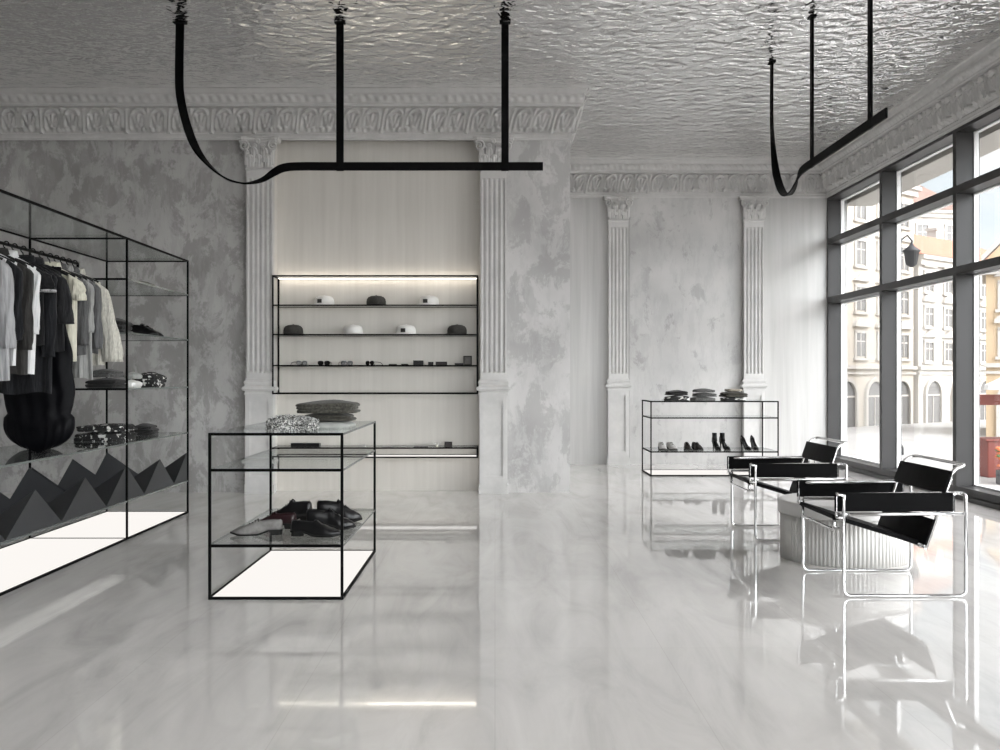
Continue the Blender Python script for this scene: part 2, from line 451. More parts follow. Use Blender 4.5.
# ------------------------------------------------------------------ glass and steel display furniture
B = .016   # bar section
def bar(mb, x0, y0, z0, x1, y1, z1): mb.cbox(min(x0,x1), min(y0,y1), min(z0,z1), max(x0,x1), max(y0,y1), max(z0,z1), .002)
def rack(root, W, y0, y1, H, shelves, long_bars=(), skip_near=False, glass_top=True, panel=True, base_h=.0165, top_sides=True):
    """open bay between local y0 and y1, width W along x"""
    pts = [(0,y1-B),(W-B,y1-B)] + ([] if skip_near else [(0,y0),(W-B,y0)])
    for (px, py) in pts:
        m = MB(); bar(m, px, py, 0, px+B, py+B, H); link('post', m, M['black'], root)
    ya = y0 if not skip_near else y0-B
    for z in [H] + list(shelves) + [base_h]:
        for py in ([y1-B] if skip_near else [y0, y1-B]):
            m = MB(); bar(m, B, py, z-B, W-B, py+B, z); link('cross_rail', m, M['black'], root)
    for z in ([H] if top_sides else []) + [base_h] + list(long_bars):
        for px in (0, W-B):
            m = MB(); bar(m, px, ya+B, z-B, px+B, y1-B, z); link('side_rail', m, M['black'], root)
    for z in list(shelves) + ([H] if glass_top else []):
        if z in long_bars or (z == H and top_sides):
            mm = MB().box(B, ya+B, z-.010, W-B, y1-B, z+.001, 0, 1)
        else:
            mm = MB().box(.001, ya+B, z-.014, W-.001, y1-B, z, 0, 1)
        link('glass_shelf', mm, [M['glass'], M['gedge']], root)
    if panel:
        pm = MB().box(B, ya+B, .002, W-B, y1-B, .012)
        link('light_panel', pm, M['panel'], root)

T1 = thing('display_table', (wx(208,5.83), 5.83, 0), 'small black framed glass display table with leather shoes and a lit base', 'display table')
rack(T1, .788, 0, 1.60, .974, (.764, .322), top_sides=False)
T2 = thing('display_table', (wx(650.5,13.1), 13.1, 0), 'wide black framed glass shelf unit against the far wall holding heels', 'display table')
rack(T2, 1.682, 0, .78, .985, (.77, .325), long_bars=(.77, .325))

RX, RXB = -2.93, -3.72
RW = RX-RXB
RK = thing('clothes_rack', (RXB, 4.82, 0), 'long black framed glass clothes rack with hanging garments and lit floor', 'clothes rack')
rack(RK, RW, 0, 3.17, 2.415, (.774, .315))
rack(RK, RW, 3.17, 4.75, 2.415, (2.09, 1.66, 1.21, .774, .315), skip_near=True)
for yy, zz in ((3.17-B,2.09),(3.17-B,1.21),(0,2.09)):
    m = MB(); bar(m, B, yy, zz-B, RW-B, yy+B, zz); link('cross_rail', m, M['black'], RK)
RAILX, RAILZ = -3.32, 2.205
m = MB().tube([(RW/2-.005,.0+B/2,RAILZ),(RW/2-.005,3.17-B/2,RAILZ)], .011, 12)
for yy in (B/2, 3.17-B/2): m.box(RW/2-.013, yy-.008, 2.088, RW/2+.003, yy+.008, RAILZ)
link('hanging_rail', m, M['black'], RK)

def folded_plinth(y0, y1, first, label):
    h, H = .395, .265
    mb = MB(); F, Mx, Bk = RW-.012, RW/2, .012
    for c in first:
        lo, hi = max(c-h, y0), min(c+h, y1)
        for X in (F, Bk):
            zlo = H*(1-(c-lo)/h); zhi = H*(1-(hi-c)/h)
            A = (X, c, H) if lo < c < hi else None
            b = len(mb.v)
            def P(yy): return (X, yy, max(0, H*(1-abs(yy-c)/h)))
            ys = [lo] + ([c] if lo < c < hi else []) + [hi]
            base = [(X,lo,0)] + [(X,yy,P(yy)[2]) for yy in ys if P(yy)[2] > 1e-6] + [(X,hi,0)]
            mb.poly(base)
            top = [(X,lo,max(0,zlo))] + ([(X,c,H)] if lo < c < hi else []) + [(X,hi,max(0,zhi))]
            if lo < c < hi:
                mb.poly([(X,lo,0),(X,c,H),(Mx,c,0)]); mb.poly([(X,c,H),(X,hi,0),(Mx,c,0)])
            elif c <= lo:
                mb.poly([(X,c,H),(X,hi,0),(Mx,c,0)]); mb.poly([(X,c,H),(Mx,c,0),(X,c,0)])
            else:
                mb.poly([(X,lo,0),(X,c,H),(Mx,c,0)]); mb.poly([(X,c,H),(X,c,0),(Mx,c,0)])
        mb.poly([(Bk,lo,0),(F,lo,0),(F,hi,0),(Bk,hi,0)])
    o = link('folded_display_plinth', mb, M['plinth'], loc=(RXB, 4.82, .3155))
    tag(o, label, 'display plinth', 'folded dark plinths')
M['plinth'] = simple('dark grey lacquer', (.030,.031,.034), .5, spec=.3)
folded_plinth(3.18, 4.735, [3.18, 3.96, 4.735], 'dark folded zigzag plinth under the folded clothes end of the rack')
folded_plinth(.02, 3.14, [.02, .80, 1.58, 2.36, 3.14], 'dark folded zigzag plinth running under the hanging garments')

# niche frames
NFY0, NFY1 = 11.13, 11.44
nf = thing('wall_shelf', (-2.482, NFY0, 1.108), 'tall black framed glass wall shelf with caps and sunglasses in the niche', 'wall shelf')
W_ = 2.482-.19; D_ = NFY1-NFY0
def wallframe(root, H, shelves, lit_z):
    for px in (0, W_-B):
        for py in (0, D_-B):
            m = MB(); bar(m, px, py, 0, px+B, py+B, H); link('post', m, M['black'], root)
    for z in [H, B]:
        for py in (0, D_-B):
            m = MB(); bar(m, B, py, z-B, W_-B, py+B, z); link('rail', m, M['black'], root)
        for px in (0, W_-B):
            m = MB(); bar(m, px, B, z-B, px+B, D_-B, z); link('end_rail', m, M['black'], root)
    for z in shelves:
        for py in (0, D_-B):
            m = MB(); bar(m, B, py, z-.014, W_-B, py+.012, z); link('shelf_rail', m, M['black'], root)
        link('glass_shelf', MB().box(B,.012,z-.011,W_-B,D_-B,z-.001,0,1), [M['glass'],M['gedge']], root)
wallframe(nf, 1.327, (.326, .671, .999), 1.3)
link('led_strip', MB().box(B+.002,.255,1.311,W_-B-.002,.285,1.317), M['led'], nf)
nl = thing('wall_shelf', (-2.482, NFY0, .398), 'low slim black wall shelf with a lit underside below the caps', 'wall shelf')
wallframe(nl, .118, (), 0)
link('glass_top', MB().box(B,B,.107,W_-B,D_-B,.117,0,1), [M['glass'],M['gedge']], nl)
link('led_strip', MB().box(B+.002,.02,.003,W_-B-.002,.28,.012), M['panel'], nl)

# ------------------------------------------------------------------ tubular chairs
def arc(path, r=.045, n=5):
    """round the corners of a polyline"""
    P = [Vector(p) for p in path]; out = [P[0]]
    for i in range(1, len(P)-1):
        a, b, c = P[i-1], P[i], P[i+1]
        rr = min(r, (a-b).length*.49, (c-b).length*.49)
        p0 = b+(a-b).normalized()*rr; p1 = b+(c-b).normalized()*rr
        for k in range(n+1):
            t = k/n; out.append(p0*(1-t)**2 + b*2*t*(1-t) + p1*t*t)
    out.append(P[-1]); return out
def slab(mb, A, Bq, C, D, th, bow=0, n=8):
    """leather sheet between edge A-B and edge D-C with thickness and a little sag"""
    A, Bq, C, D = map(Vector, (A,Bq,C,D)); nr = (Bq-A).cross(D-A).normalized()
    def P(u, v, s): return A.lerp(Bq,u).lerp(D.lerp(C,u), v) + nr*(s*th/2 + bow*sin(pi*v))
    b = len(mb.v)
    rings = []
    for i in range(n+1):
        v = i/n; rings.append([P(0,v,-1), P(1,v,-1), P(1,v,1), P(0,v,1)])
    mb.loft(rings, 0, False)
CR = .0108
def chair(loc, label):
    W = .78
    t = thing('lounge_chair', loc, label, 'lounge chair', 'tubular lounge chairs')
    for y in (0, W):
        q_ = .045 if y == 0 else -.045
        loop = arc([(.35,y,CR),(.72,y,CR),(.72,y,.612),(.69,y+q_,.612),(.03,y+q_,.600),(.0,y,.598),(.0,y,CR),(.35,y,CR)], .04)
        link('side_frame', MB().tube(loop[:-1], CR, 10, True), M['chrome'], t)
        iy = .012 if y == 0 else -.012
        link('arm_tube', MB().tube([(-.0,y+iy,.488),(.72,y+iy,.493)], .011, 10), M['chrome'], t)
        # leather arm strap wrapped around the inner uprights
        yy = y + (.022 if y == 0 else -.022)
        sm = MB()
        pts = [(-.035+.012*cos(a), yy+.008*sin(a)) for a in [pi/2+pi*k/8 for k in range(9)]] + [(.655+.012*cos(a), yy+.008*sin(a)) for a in [-pi/2+pi*k/8 for k in range(9)]]
        ins = [(-.035+.009*cos(a), yy+.006*sin(a)) for a in [pi/2+pi*k/8 for k in range(9)]] + [(.655+.009*cos(a), yy+.006*sin(a)) for a in [-pi/2+pi*k/8 for k in range(9)]]
        sm.loft([[(p[0],p[1],.505) for p in pts],[(p[0],p[1],.614) for p in pts]], 0, True, False, False)
        sm.loft([[(p[0],p[1],.505) for p in ins],[(p[0],p[1],.614) for p in ins]], 0, True, False, False)
        for z in (.505,.614):
            for q in range(len(pts)):
                k = (q+1) % len(pts); sm.poly([(*pts[q],z),(*pts[k],z),(*ins[k],z),(*ins[q],z)])
        link('arm_strap', sm, M['leather'], t)
        am = MB(); am.tube(arc([(0,y,.47),(-.035,y,.47),(-.035,yy,.47),(-.035,yy,.612),(-.035,y,.606),(0,y,.60)],.015), .0085, 8)
        link('strap_upright', am, M['chrome'], t)
        am = MB(); am.tube(arc([(.655,y+iy,.49),(.655,yy,.475),(.655,yy,.612),(.655,y,.61)],.015), .0085, 8)
        link('strap_upright', am, M['chrome'], t)
    y0, y1, yb = .085, W-.085, .035
    # seat frame: two sloping side tubes with a dropped front bracket
    sf = MB()
    for y in (y0, y1): sf.tube([(-.03,y,.462),(.50,y,.300)], .0105, 10)
    sf.tube([(.50,yb,.300),(.50,W-yb,.300)], .0105, 10)
    sf.tube(arc([(-.028,y0,.462),(-.028,y0,.385),(-.028,y1,.385),(-.028,y1,.462)],.025), .0105, 10)
    link('seat_frame', sf, M['chrome'], t)
    for y in (0, W):
        yi = y0 if y == 0 else y1
        link('frame_tie', MB().tube([(.0,y,.455),(.0,yi,.455)], .010, 8).tube([(.455,yi,.315),(.455,y,.30),(.72,y,.30)] if False else [(.0,y,.40),(-.028,yi,.40)], .009, 8), M['chrome'], t)
    bf = MB(); yb = .035
    bf.tube(arc([(.50,yb,.285),(.665,yb,.755),(.735,yb,.778),(.735,W-yb,.778),(.665,W-yb,.755),(.50,W-yb,.285)],.035), .0115, 10)
    bf.tube([(.50,yb,.287),(.50,W-yb,.287)], .0108, 10)
    link('back_frame', bf, M['chrome'], t)
    m = MB(); slab(m, (-.042,y0-.014,.468),(-.042,y1+.014,.468),(.47,y1+.014,.311),(.47,y0-.014,.311), .026, 0); link('seat', m, M['leather'], t)
    def bk(z): return .50+(z-.285)*.165/.47
    m = MB(); slab(m, (bk(.605)-.012,yb-.018,.605),(bk(.742)-.012,yb-.018,.742),(bk(.742)-.012,W-yb+.018,.742),(bk(.605)-.012,W-yb+.018,.605), .012, .014); link('backrest', m, M['leather'], t)
    m = MB(); slab(m, (bk(.305)-.014,yb-.015,.305),(bk(.455)-.014,yb-.015,.455),(bk(.455)-.014,W-yb+.015,.455),(bk(.305)-.014,W-yb+.015,.305), .012, .012); link('lumbar_band', m, M['leather'], t)
    return t
ch = chair((2.055, 5.895, 0), 'chrome tube lounge chair with black leather straps nearest the street window with a parasol')
dup(ch, (2.055, 7.895, 0), 0, 'chrome tube lounge chair with black leather straps behind the round fluted table')
ch['label'] = 'chrome tube lounge chair with black leather straps in front of the round fluted table'

t = thing('round_table', (2.515, 7.215, 0), 'low round white table with a fluted drum base between the two lounge chairs', 'side table')
nfl = 96; rings = []
for z in (.0, .318):
    ring = []
    for k in range(nfl*6):
        a = 2*pi*k/(nfl*6); r = .442 - .016*abs(cos(a*nfl/2))**1.0 * (1) + .0
        r = .425 + .017*sqrt(abs(sin(a*nfl/2)))*.6+.0068
        ring.append((r*cos(a), r*sin(a), z))
    rings.append(ring)
link('fluted_drum', MB().loft(rings, 0, True), simple('white fluted stone', (.62,.61,.59), .5), t)
link('tabletop', MB().lathe([(.44,.318),(.456,.322),(.46,.332),(.46,.405),(.456,.414),(.445,.418)], 64), simple('white table slab', (.62,.61,.60), .35), t)

# ------------------------------------------------------------------ pendant strap tracks
def strap(mb, pts, wid, th):
    """ribbon: pts = list of (centre, width direction)"""
    rings = []
    for i, (p, w) in enumerate(pts):
        a = Vector(pts[max(0,i-1)][0]); c = Vector(pts[min(len(pts)-1,i+1)][0]); t = (c-a).normalized()
        w = Vector(w); w = (w - t*w.dot(t)).normalized(); n = t.cross(w); p = Vector(p)
        rings.append([p+w*wid/2+n*th/2, p-w*wid/2+n*th/2, p-w*wid/2-n*th/2, p+w*wid/2-n*th/2])
    mb.loft(rings, 0, False)
def catmull(P, n=8):
    out = []
    for i in range(len(P)-1):
        p0 = P[max(0,i-1)]; p1 = P[i]; p2 = P[i+1]; p3 = P[min(len(P)-1,i+2)]
        for k in range(n):
            t = k/n
            out.append(tuple(.5*((2*p1[j])+(-p0[j]+p2[j])*t+(2*p0[j]-5*p1[j]+4*p2[j]-p3[j])*t*t+(-p0[j]+3*p1[j]-3*p2[j]+p3[j])*t**3) for j in range(len(p1))))
    out.append(P[-1]); return out
def pendant(loc, rotz, label, ulen, posts):
    """local x runs along the bar, curved end at x=0"""
    t = thing('strap_pendant', loc, label, 'ceiling lamp', 'black strap pendants', rotz)
    # (x, z below ceiling offset abs, twist phase)
    key = [(0,CEIL-.012,0),(-.006,4.15,0),(.0,3.88,.03),(.06,3.60,.22),(.15,3.375,.5),(.28,3.21,.8),(.42,3.105,1.0),(.56,3.065,1.15),(.66,3.07,1.3),(.76,3.10,1.5),(.86,3.165,1.75),(.95,3.205,1.93),(1.10,3.217,2),(1.5,3.217,2),(ulen,3.217,2)]
    cv = catmull(key, 8); pts = []
    for x, z, ph in cv:
        if ph <= 1: w = Vector((1,0,0))*(1-ph)+Vector((0,1,0))*ph*1.0
        else: w = Vector((0,1,0))*(2-ph)+Vector((0,0,1))*(ph-1)
        pts.append(((x,0,z), w))
    m = MB(); strap(m, pts, .075, .016); link('strap_track', m, M['black'], t)
    for px in posts:
        m = MB().cbox(px-.034,-.009,3.175,px+.034,.009,CEIL-.005,.003); link('drop_rod', m, M['black'], t)
        link('ceiling_plate', MB().cbox(px-.05,-.03,CEIL-.014,px+.05,.03,CEIL-.002,.003), M['black'], t)
    link('ceiling_plate', MB().cbox(-.06,-.03,CEIL-.014,.06,.03,CEIL-.002,.003), M['black'], t)
    return t
pendant((wx(180,9.1), 9.1, 0), 0, 'black curved strap pendant with straight bar hanging before the cap niche', wx(543,9.1)-wx(180,9.1), (wx(340,9.1)-wx(180,9.1), wx(505,9.1)-wx(180,9.1)))
pendant((2.84, 10.26, 0), -pi/2, 'black curved strap pendant hanging beside the street windows', 10.26-7.25, (10.26-8.96, 10.26-7.57))

# ------------------------------------------------------------------ outside
GZ = -1.5
tag(link('pavement', MB().box(XR+.30,-60,GZ-.3,110,120,GZ).box(-60,-60,GZ-.3,XR+.30,YN-.3,GZ).box(-60,YF+.2,GZ-.3,XR+.3,120,GZ), M['paving']), 'pale paved town square outside the windows', 'pavement', kind='structure')

def fwindow(root, x, z, w, h, kind=0, y=0):
    f = MB()
    e = .16
    f.box(x-w/2-e, y-.09, z-.12, x-w/2, y, z+h+.1); f.box(x+w/2, y-.09, z-.12, x+w/2+e, y, z+h+.1)
    f.box(x-w/2-e, y-.09, z+h, x+w/2+e, y, z+h+.16); f.box(x-w/2-e-.1, y-.16, z-.24, x+w/2+e+.1, y, z-.1)
    if kind == 1:   # segmental pediment
        pts = [(x-w/2-.32, z+h+.36)] + [(x+(w/2+.32)*cos(pi*(1-k/10)), z+h+.40+.45*sin(pi*k/10)) for k in range(11)] + [(x+w/2+.32, z+h+.36)]
        f.prism(pts, 'y', y-.22, y)
    if kind == 2:   # triangular pediment
        f.prism([(x-w/2-.34,z+h+.34),(x+w/2+.34,z+h+.34),(x,z+h+.8)], 'y', y-.22, y)
    if kind == 3:
        f.box(x-w/2-.3, y-.2, z+h+.34, x+w/2+.3, y, z+h+.46)
    for q in (x-.035, ): f.box(q, y-.05, z, q+.07, y, z+h)
    f.box(x-w/2, y-.05, z+h*.62, x+w/2, y, z+h*.62+.07)
    fo = link('window', f, M['fstone'], root)
    link('pane', MB().box(x-w/2, y-.03, z, x+w/2, y-.005, z+h), M['fpane'], fo)
def farch(root, x, w, h):
    f = MB(); e = .22; r = w/2; hs = h-r
    o = [(x-r-e,0),(x-r-e,hs)] + [(x+(r+e)*cos(pi-pi*k/14), hs+(r+e)*sin(pi*k/14)) for k in range(1,14)] + [(x+r+e,hs),(x+r+e,0)]
    i = [(x-r,0),(x-r,hs)] + [(x+r*cos(pi-pi*k/14), hs+r*sin(pi*k/14)) for k in range(1,14)] + [(x+r,hs),(x+r,0)]
    b = len(f.v); n = len(o)
    for yy in (-.16, 0):
        f.v += [(p[0],yy,p[1]) for p in o] + [(p[0],yy,p[1]) for p in i]
    for k in range(n-1):
        f.face((b+k,b+k+1,b+n+k+1,b+n+k)); f.face((b+k,b+2*n+k,b+2*n+k+1,b+k+1)); f.face((b+n+k,b+n+k+1,b+3*n+k+1,b+3*n+k))
    f.box(x-.03,-.06,0,x+.03,0,hs); f.box(x-r,-.06,hs-.05,x+r,0,hs+.05)
    fo = link('arch', f, M['fstone'], root)
    link('pane', MB().prism(i, 'y', -.03, -.004), M['fpane'], fo)
def building(loc, rot, W, D, H, floors, nb, wallm, label, arches=0, roof='hip', roofm=None, roofh=2.6, gf=3.2, kinds=(1,2,3,3), tower=False):
    t = thing('town_building', loc, label, 'building', 'town buildings across the square', rot)
    link('wall', MB().box(0,0,0,W,D,H), wallm, t)
    c = MB(); c.box(-.1,-.22,gf+.05,W+.1,0,gf+.25); c.box(-.1,-.12,gf-.25,W+.1,0,gf-.12)
    c.box(-.2,-.45,H-.25,W+.2,D+.2,H); c.box(-.12,-.25,H-.6,W+.12,0,H-.25)
    link('string_course', c, M['fstone'], t)
    fh = (H-.6-gf)/floors
    for f in range(floors):
        for q in range(nb):
            x = W*(q+.5)/nb
            fwindow(t, x, gf+fh*f+fh*.30, .95, fh*.50, kinds[min(f,len(kinds)-1)])
    if arches:
        for q in range(arches):
            farch(t, W*(q+.5)/arches, min(1.7, W/arches*.62), gf-.65)
    if roof == 'hip':
        link('roof', MB().loft([[(-.4,-.5,H),(W+.4,-.5,H),(W+.4,D+.4,H),(-.4,D+.4,H)],[(1.6,D*.5-.1,H+roofh),(W-1.6,D*.5-.1,H+roofh),(W-1.6,D*.5+.1,H+roofh),(1.6,D*.5+.1,H+roofh)]]), roofm, t)
    elif roof == 'gable':
        g = MB().prism([(-.1,H),(W+.1,H),(W*.82,H+roofh*.45),(W*.5,H+roofh),(W*.18,H+roofh*.45)], 'y', -.05, .5)
        link('gable', g, wallm, t)
        e = MB()
        for a, b_ in (((-.2,H),(W*.18,H+roofh*.45)),((W*.18,H+roofh*.45),(W*.5,H+roofh+.1)),((W*.5,H+roofh+.1),(W*.82,H+roofh*.45)),((W*.82,H+roofh*.45),(W+.2,H))):
            e.loft([[(a[0],-.25,a[1]),(a[0],.55,a[1]),(a[0],.55,a[1]+.28),(a[0],-.25,a[1]+.28)],[(b_[0],-.25,b_[1]),(b_[0],.55,b_[1]),(b_[0],.55,b_[1]+.28),(b_[0],-.25,b_[1]+.28)]])
        link('gable_coping', e, M['fstone'], t)
        link('round_window', MB().prism([(W/2+.55*cos(2*pi*k/18), H+roofh*.42+.55*sin(2*pi*k/18)) for k in range(18)],'y',-.1,0), M['fpane'], t)
        link('roof', MB().prism([(0,H),(W,H),(W*.5,H+roofh*.9)], 'y', .5, D), roofm, t)
    m = MB()
    for q in (.22, .7): m.box(W*q,D*.55,H+.3,W*q+.9,D*.55+.7,H+roofh+.7).box(W*q-.08,D*.55-.08,H+roofh+.7,W*q+.98,D*.55+.78,H+roofh+.9)
    link('chimney', m, wallm, t)
    return t
rot = atan2(.62,.78)
def at(px, d): return (wx(px,d), d, GZ)
# tall cream house seen in the window by the far wall, lower house right of it, gabled house, then more round the square
P1 = Vector(at(800, 53)); u = Vector((cos(rot), sin(rot), 0))
building(P1, rot, 11.5, 9, 14.2, 4, 5, M['facade'], 'tall cream town house with arcade arches seen past the far window', arches=4, roofm=M['roofd'], kinds=(1,2,3,0))
P2 = P1 + u*12.1
building(P2, rot, 16.5, 9, 10.2, 3, 7, M['facade2'], 'lower white town house with terracotta roof right of the cream house', arches=5, roofm=M['rooft'], roofh=2.4, kinds=(2,1,3))
P3 = Vector(at(986, 47))
building(P3, -.46, 9.0, 9, 8.2, 2, 4, M['facade3'], 'peach gabled town house behind the market parasol', arches=3, roof='gable', roofm=M['rooft'], roofh=4.2, kinds=(1,2))
building(Vector((35.2,40.5,GZ)), -.85, 14, 9, 11.0, 3, 6, M['facade2'], 'white town house beside the peach gabled house', arches=4, roofm=M['rooft'], kinds=(1,2,3))
building(Vector((47.5,28,GZ)), -1.3, 22, 9, 12.0, 3, 8, M['facade'], 'long cream town house on the right side of the square', arches=6, roofm=M['roofd'], kinds=(2,1,3))
building(Vector((30.6,80,GZ)), .2, 8, 7, 16.3, 4, 3, M['facade2'], 'white town house rising behind the lower house with terracotta roof', roofm=M['roofd'], kinds=(1,2,3,0))
# lantern on a bracket, parasol, stall, flowers
t = thing('street_lantern', at(899, 36), 'dark iron street lantern on a post in front of the cream house', 'street lamp')
link('post', MB().lathe([(.16,0),(.16,.25),(.09,.4),(.06,1.0),(.05,7.5),(.07,7.55)],12), M['iron'], t)
link('bracket', MB().tube([(0,0,7.5),(.1,0,7.75),(.3,0,7.9),(.47,0,7.7),(.45,0,7.5)],.035,8), M['iron'], t)
link('lamp', MB().lathe([(.05,6.75),(.2,6.85),(.28,7.3),(.34,7.33),(.12,7.5),(.02,7.65)],8,.45,0), M['iron'], t)
pc = at(1058, 27)
t = thing('market_parasol', pc, 'white market parasol outside in front of the peach house', 'parasol')
link('canopy', MB().lathe([(1.9,2.45),(1.88,2.58),(1.0,3.0),(.08,3.35),(.02,3.4)],8,smooth=False), M['white'], t)
link('pole', MB().lathe([(.03,.08),(.03,3.36)],10), M['iron'], t)
link('base', MB().lathe([(.35,0),(.35,.07),(.05,.09)],20), M['iron'], t)
t = thing('market_stall', (pc[0]+.1, pc[1]+1.2, GZ), 'dark red market stall counter under the white parasol', 'stall')
link('counter', MB().cbox(-1.6,-.4,0,1.6,.4,1.02,.02).box(-1.7,-.5,1.02,1.7,.5,1.08), M['reddark'], t)
link('sign_board', MB().box(-1.6,.3,2.0,1.6,.4,2.3).box(-1.6,.3,1.08,-1.5,.4,2.0).box(1.5,.3,1.08,1.6,.4,2.0), M['reddark'], t)
for q in range(4):
    f = thing('flower_trough', (pc[0]-1.75+.78*q, pc[1]-1.0, GZ), 'trough of orange and red flowers before the stall, %s from the doorway side' % ('first','second','third','fourth')[q], 'flowers', 'flower troughs at the stall')
    link('trough', MB().cbox(-.36,-.16,0,.36,.16,.38,.02), M['iron'], f)
    m = MB(); rr = random.Random(q)
    for k in range(46):
        x, y, z = rr.uniform(-.34,.34), rr.uniform(-.16,.16), rr.uniform(.42,.95); r = rr.uniform(.05,.09); st = len(m.v)
        m.lathe([(.01,-r*.5),(r,-.1*r),(r*.6,r*.5),(.01,r*.6)],7,m=rr.choice((0,0,1,2)))
        for i in range(st,len(m.v)):
            a, b_, c = m.v[i]; m.v[i] = (a+x,b_+y,c+z)
    for k in range(14):
        x, y = rr.uniform(-.3,.3), rr.uniform(-.13,.13); m.tube([(x,y,.36),(x*1.05,y*1.05,.85)],.012,5,m=2)
    link('blooms', m, [simple('orange petals',(.65,.17,.06),.7), simple('red petals',(.42,.05,.04),.7), simple('leaf green',(.10,.17,.06),.7)], f)

# PROPS-BEGIN
# ------------------------------------------------------------------ clothes
def cloth(name, col, var=None, sc=30, sheen=.1, rough=.9):
    return simple(name, col, rough, bscale=260, bstr=.12, bdist=.002, var=var, vscale=sc, sheen=sheen, spec=.25)
def drape(name, col, var=None, sc=30):
    return simple(name, col, .85, bscale=2.2, bstr=.9, bdist=.05, var=var, vscale=sc, sheen=.05, spec=.2, stretch=(9,6,1.1))
CL = {k: drape(k, *v) for k, v in {
 'pale grey cotton': ((.36,.36,.365),(.27,.27,.275),4), 'white shirt cotton': ((.70,.70,.70),(.62,.62,.63),6),
 'brown grey wool': ((.034,.032,.030),(.022,.021,.020),20), 'black wool': ((.018,.018,.020),(.012,.012,.013),20),
 'slate wool': ((.012,.0125,.0145),(.008,.0085,.010),16), 'charcoal twill': ((.020,.020,.0215),(.013,.013,.014),30),
 'cream silk': ((.62,.60,.50),(.52,.50,.42),10), 'grey twill': ((.10,.10,.101),(.075,.075,.076),30),
 'mid grey flannel': ((.12,.12,.122),(.09,.09,.092),12), 'cream linen': ((.58,.56,.50),(.36,.35,.31),22),
 'sheer grey': ((.30,.30,.29),(.24,.24,.235),10), 'dark tee': ((.010,.010,.011),(.007,.007,.0075),30)}.items()}
M['velvet'] = simple('black velvet', (.002,.002,.003), .5, bscale=25, bstr=.2, bdist=.01, sheen=.01, spec=.10)
M['hanger'] = simple('black hanger wood', (.006,.006,.006), .5, spec=.2)
rg = random.Random(11)
def zsh(x, sw, neck=.055):
    a = abs(x)
    return -.085 - .075*max(0, (a-neck)/(sw-neck))**1.15 if a > neck else -.085 - .02*(1-(a/neck)**2)
def body(sw, hw, length, thick, seed, folds=5, amp=.014, hemw=.01, nv=26, n=56, dx=0, belly=0):
    r = random.Random(seed); ph = [r.uniform(0,6.28) for _ in range(6)]
    mb = MB(); rings = []
    for j in range(nv+1):
        v = j/nv; ring = []
        wv = sw + (hw-sw)*v**.8 + belly*sin(pi*v)
        if v < .2: wv *= 1-.03*sin(pi*v/.2)
        tv = .006 + (thick-.006)*min(1, v/.16)**.6
        for k in range(n):
            a = 2*pi*k/n
            cx = cos(a); cx = math.copysign(abs(cx)**.75, cx)
            x = wv*cx
            y = tv*math.copysign(abs(sin(a))**.8, sin(a))
            f = amp*sst(.05,.6,v)*(1.25*sin(folds*cx*1.5+ph[0]+.8*v)+.9*sin(folds*2.7*cx+ph[1]-1.3*v)+.4*sin(v*7+3*cx+ph[2]))
            y += f
            xs = x*sw/wv
            z0 = zsh(xs, sw)
            zh = -.12-length + hemw*sin(cx*4+ph[3])
            ring.append((x+dx*v, y, z0+(zh-z0)*v))
        rings.append(ring)
    mb.loft(rings, 0, True, True, False)
    # inner face of the hem, folded back up inside
    last = rings[-1]; up = [(p[0]*.97, p[1]*.9, p[2]+.05) for p in last]
    mb.loft([last, up], 0, True, False, False)
    return mb
def sleeve(side, sw, length, r0, r1, seed, out=.05, fwd=-.01, cuff=True):
    r = random.Random(seed); mb = MB(); rings = []; n = 18; nv = 22
    for j in range(nv+1):
        v = j/nv
        cx = side*(sw-.022+out*v**.7); cyy = fwd*v*2 + .006*sin(v*9+seed); cz = -.165-length*v
        rad = r0+(r1-r0)*v + .002*sin(v*23+seed)*sst(.1,.4,v)
        if cuff and v > .93: rad *= .92
        if j == 0: rad *= .75
        rings.append([(cx+rad*1.0*cos(2*pi*k/n)+.004*sin(3*2*pi*k/n+v*11+seed), cyy+rad*.62*sin(2*pi*k/n), cz+(.03*cos(2*pi*k/n)*-side*(1-v))) for k in range(n)])
        rings[-1] = [(x+.006*sin(k*2.1+seed+v*3)*sst(.1,.5,v), y+.005*sin(k*1.7+v*8+seed), z) for k,(x,y,z) in enumerate(rings[-1])]
    mb.loft(rings, 0, True, True, True); return mb
def collar(mb_h=.035, rx=.068, ry=.034):
    mb = MB(); n = 28
    prof = [(1.0,-.098),(1.06,-.085),(1.0,-.085+mb_h),(1.12,-.083+mb_h*.9),(1.3,-.092)]
    mb.loft([[(rx*q*cos(2*pi*k/n), ry*q*sin(2*pi*k/n)-.004, z-.01*sin(2*pi*k/n)*-1) for k in range(n)] for q, z in prof], 0, True, False, False)
    return mb
def hanger(d, label):
    h = thing('clothes_hanger', (RAILX, d, RAILZ), label, 'hanger', 'black hangers on the rail')
    hk = [(.020*cos(a), 0, .020*sin(a)-.004) for a in [-.4+ (pi+.9)*k/12 for k in range(13)]]
    hk += [(-.016,0,-.02),(-.004,0,-.032),(0,0,-.05),(0,0,-.082)]
    link('hook', MB().tube(hk, .0045, 6), M['hanger'], h)
    pts = [(x, 0, -.088-.070*(abs(x)/.19)**1.3) for x in [-.19+.38*k/16 for k in range(17)]]
    link('shoulder_bar', MB().tube(pts, [.009+.006*(1-abs(k-8)/8) for k in range(17)], 8), M['hanger'], h)
    link('neck_knob', MB().lathe([(.002,-.10),(.012,-.096),(.014,-.08),(.008,-.068),(.003,-.064)],12), M['hanger'], h)
    return h
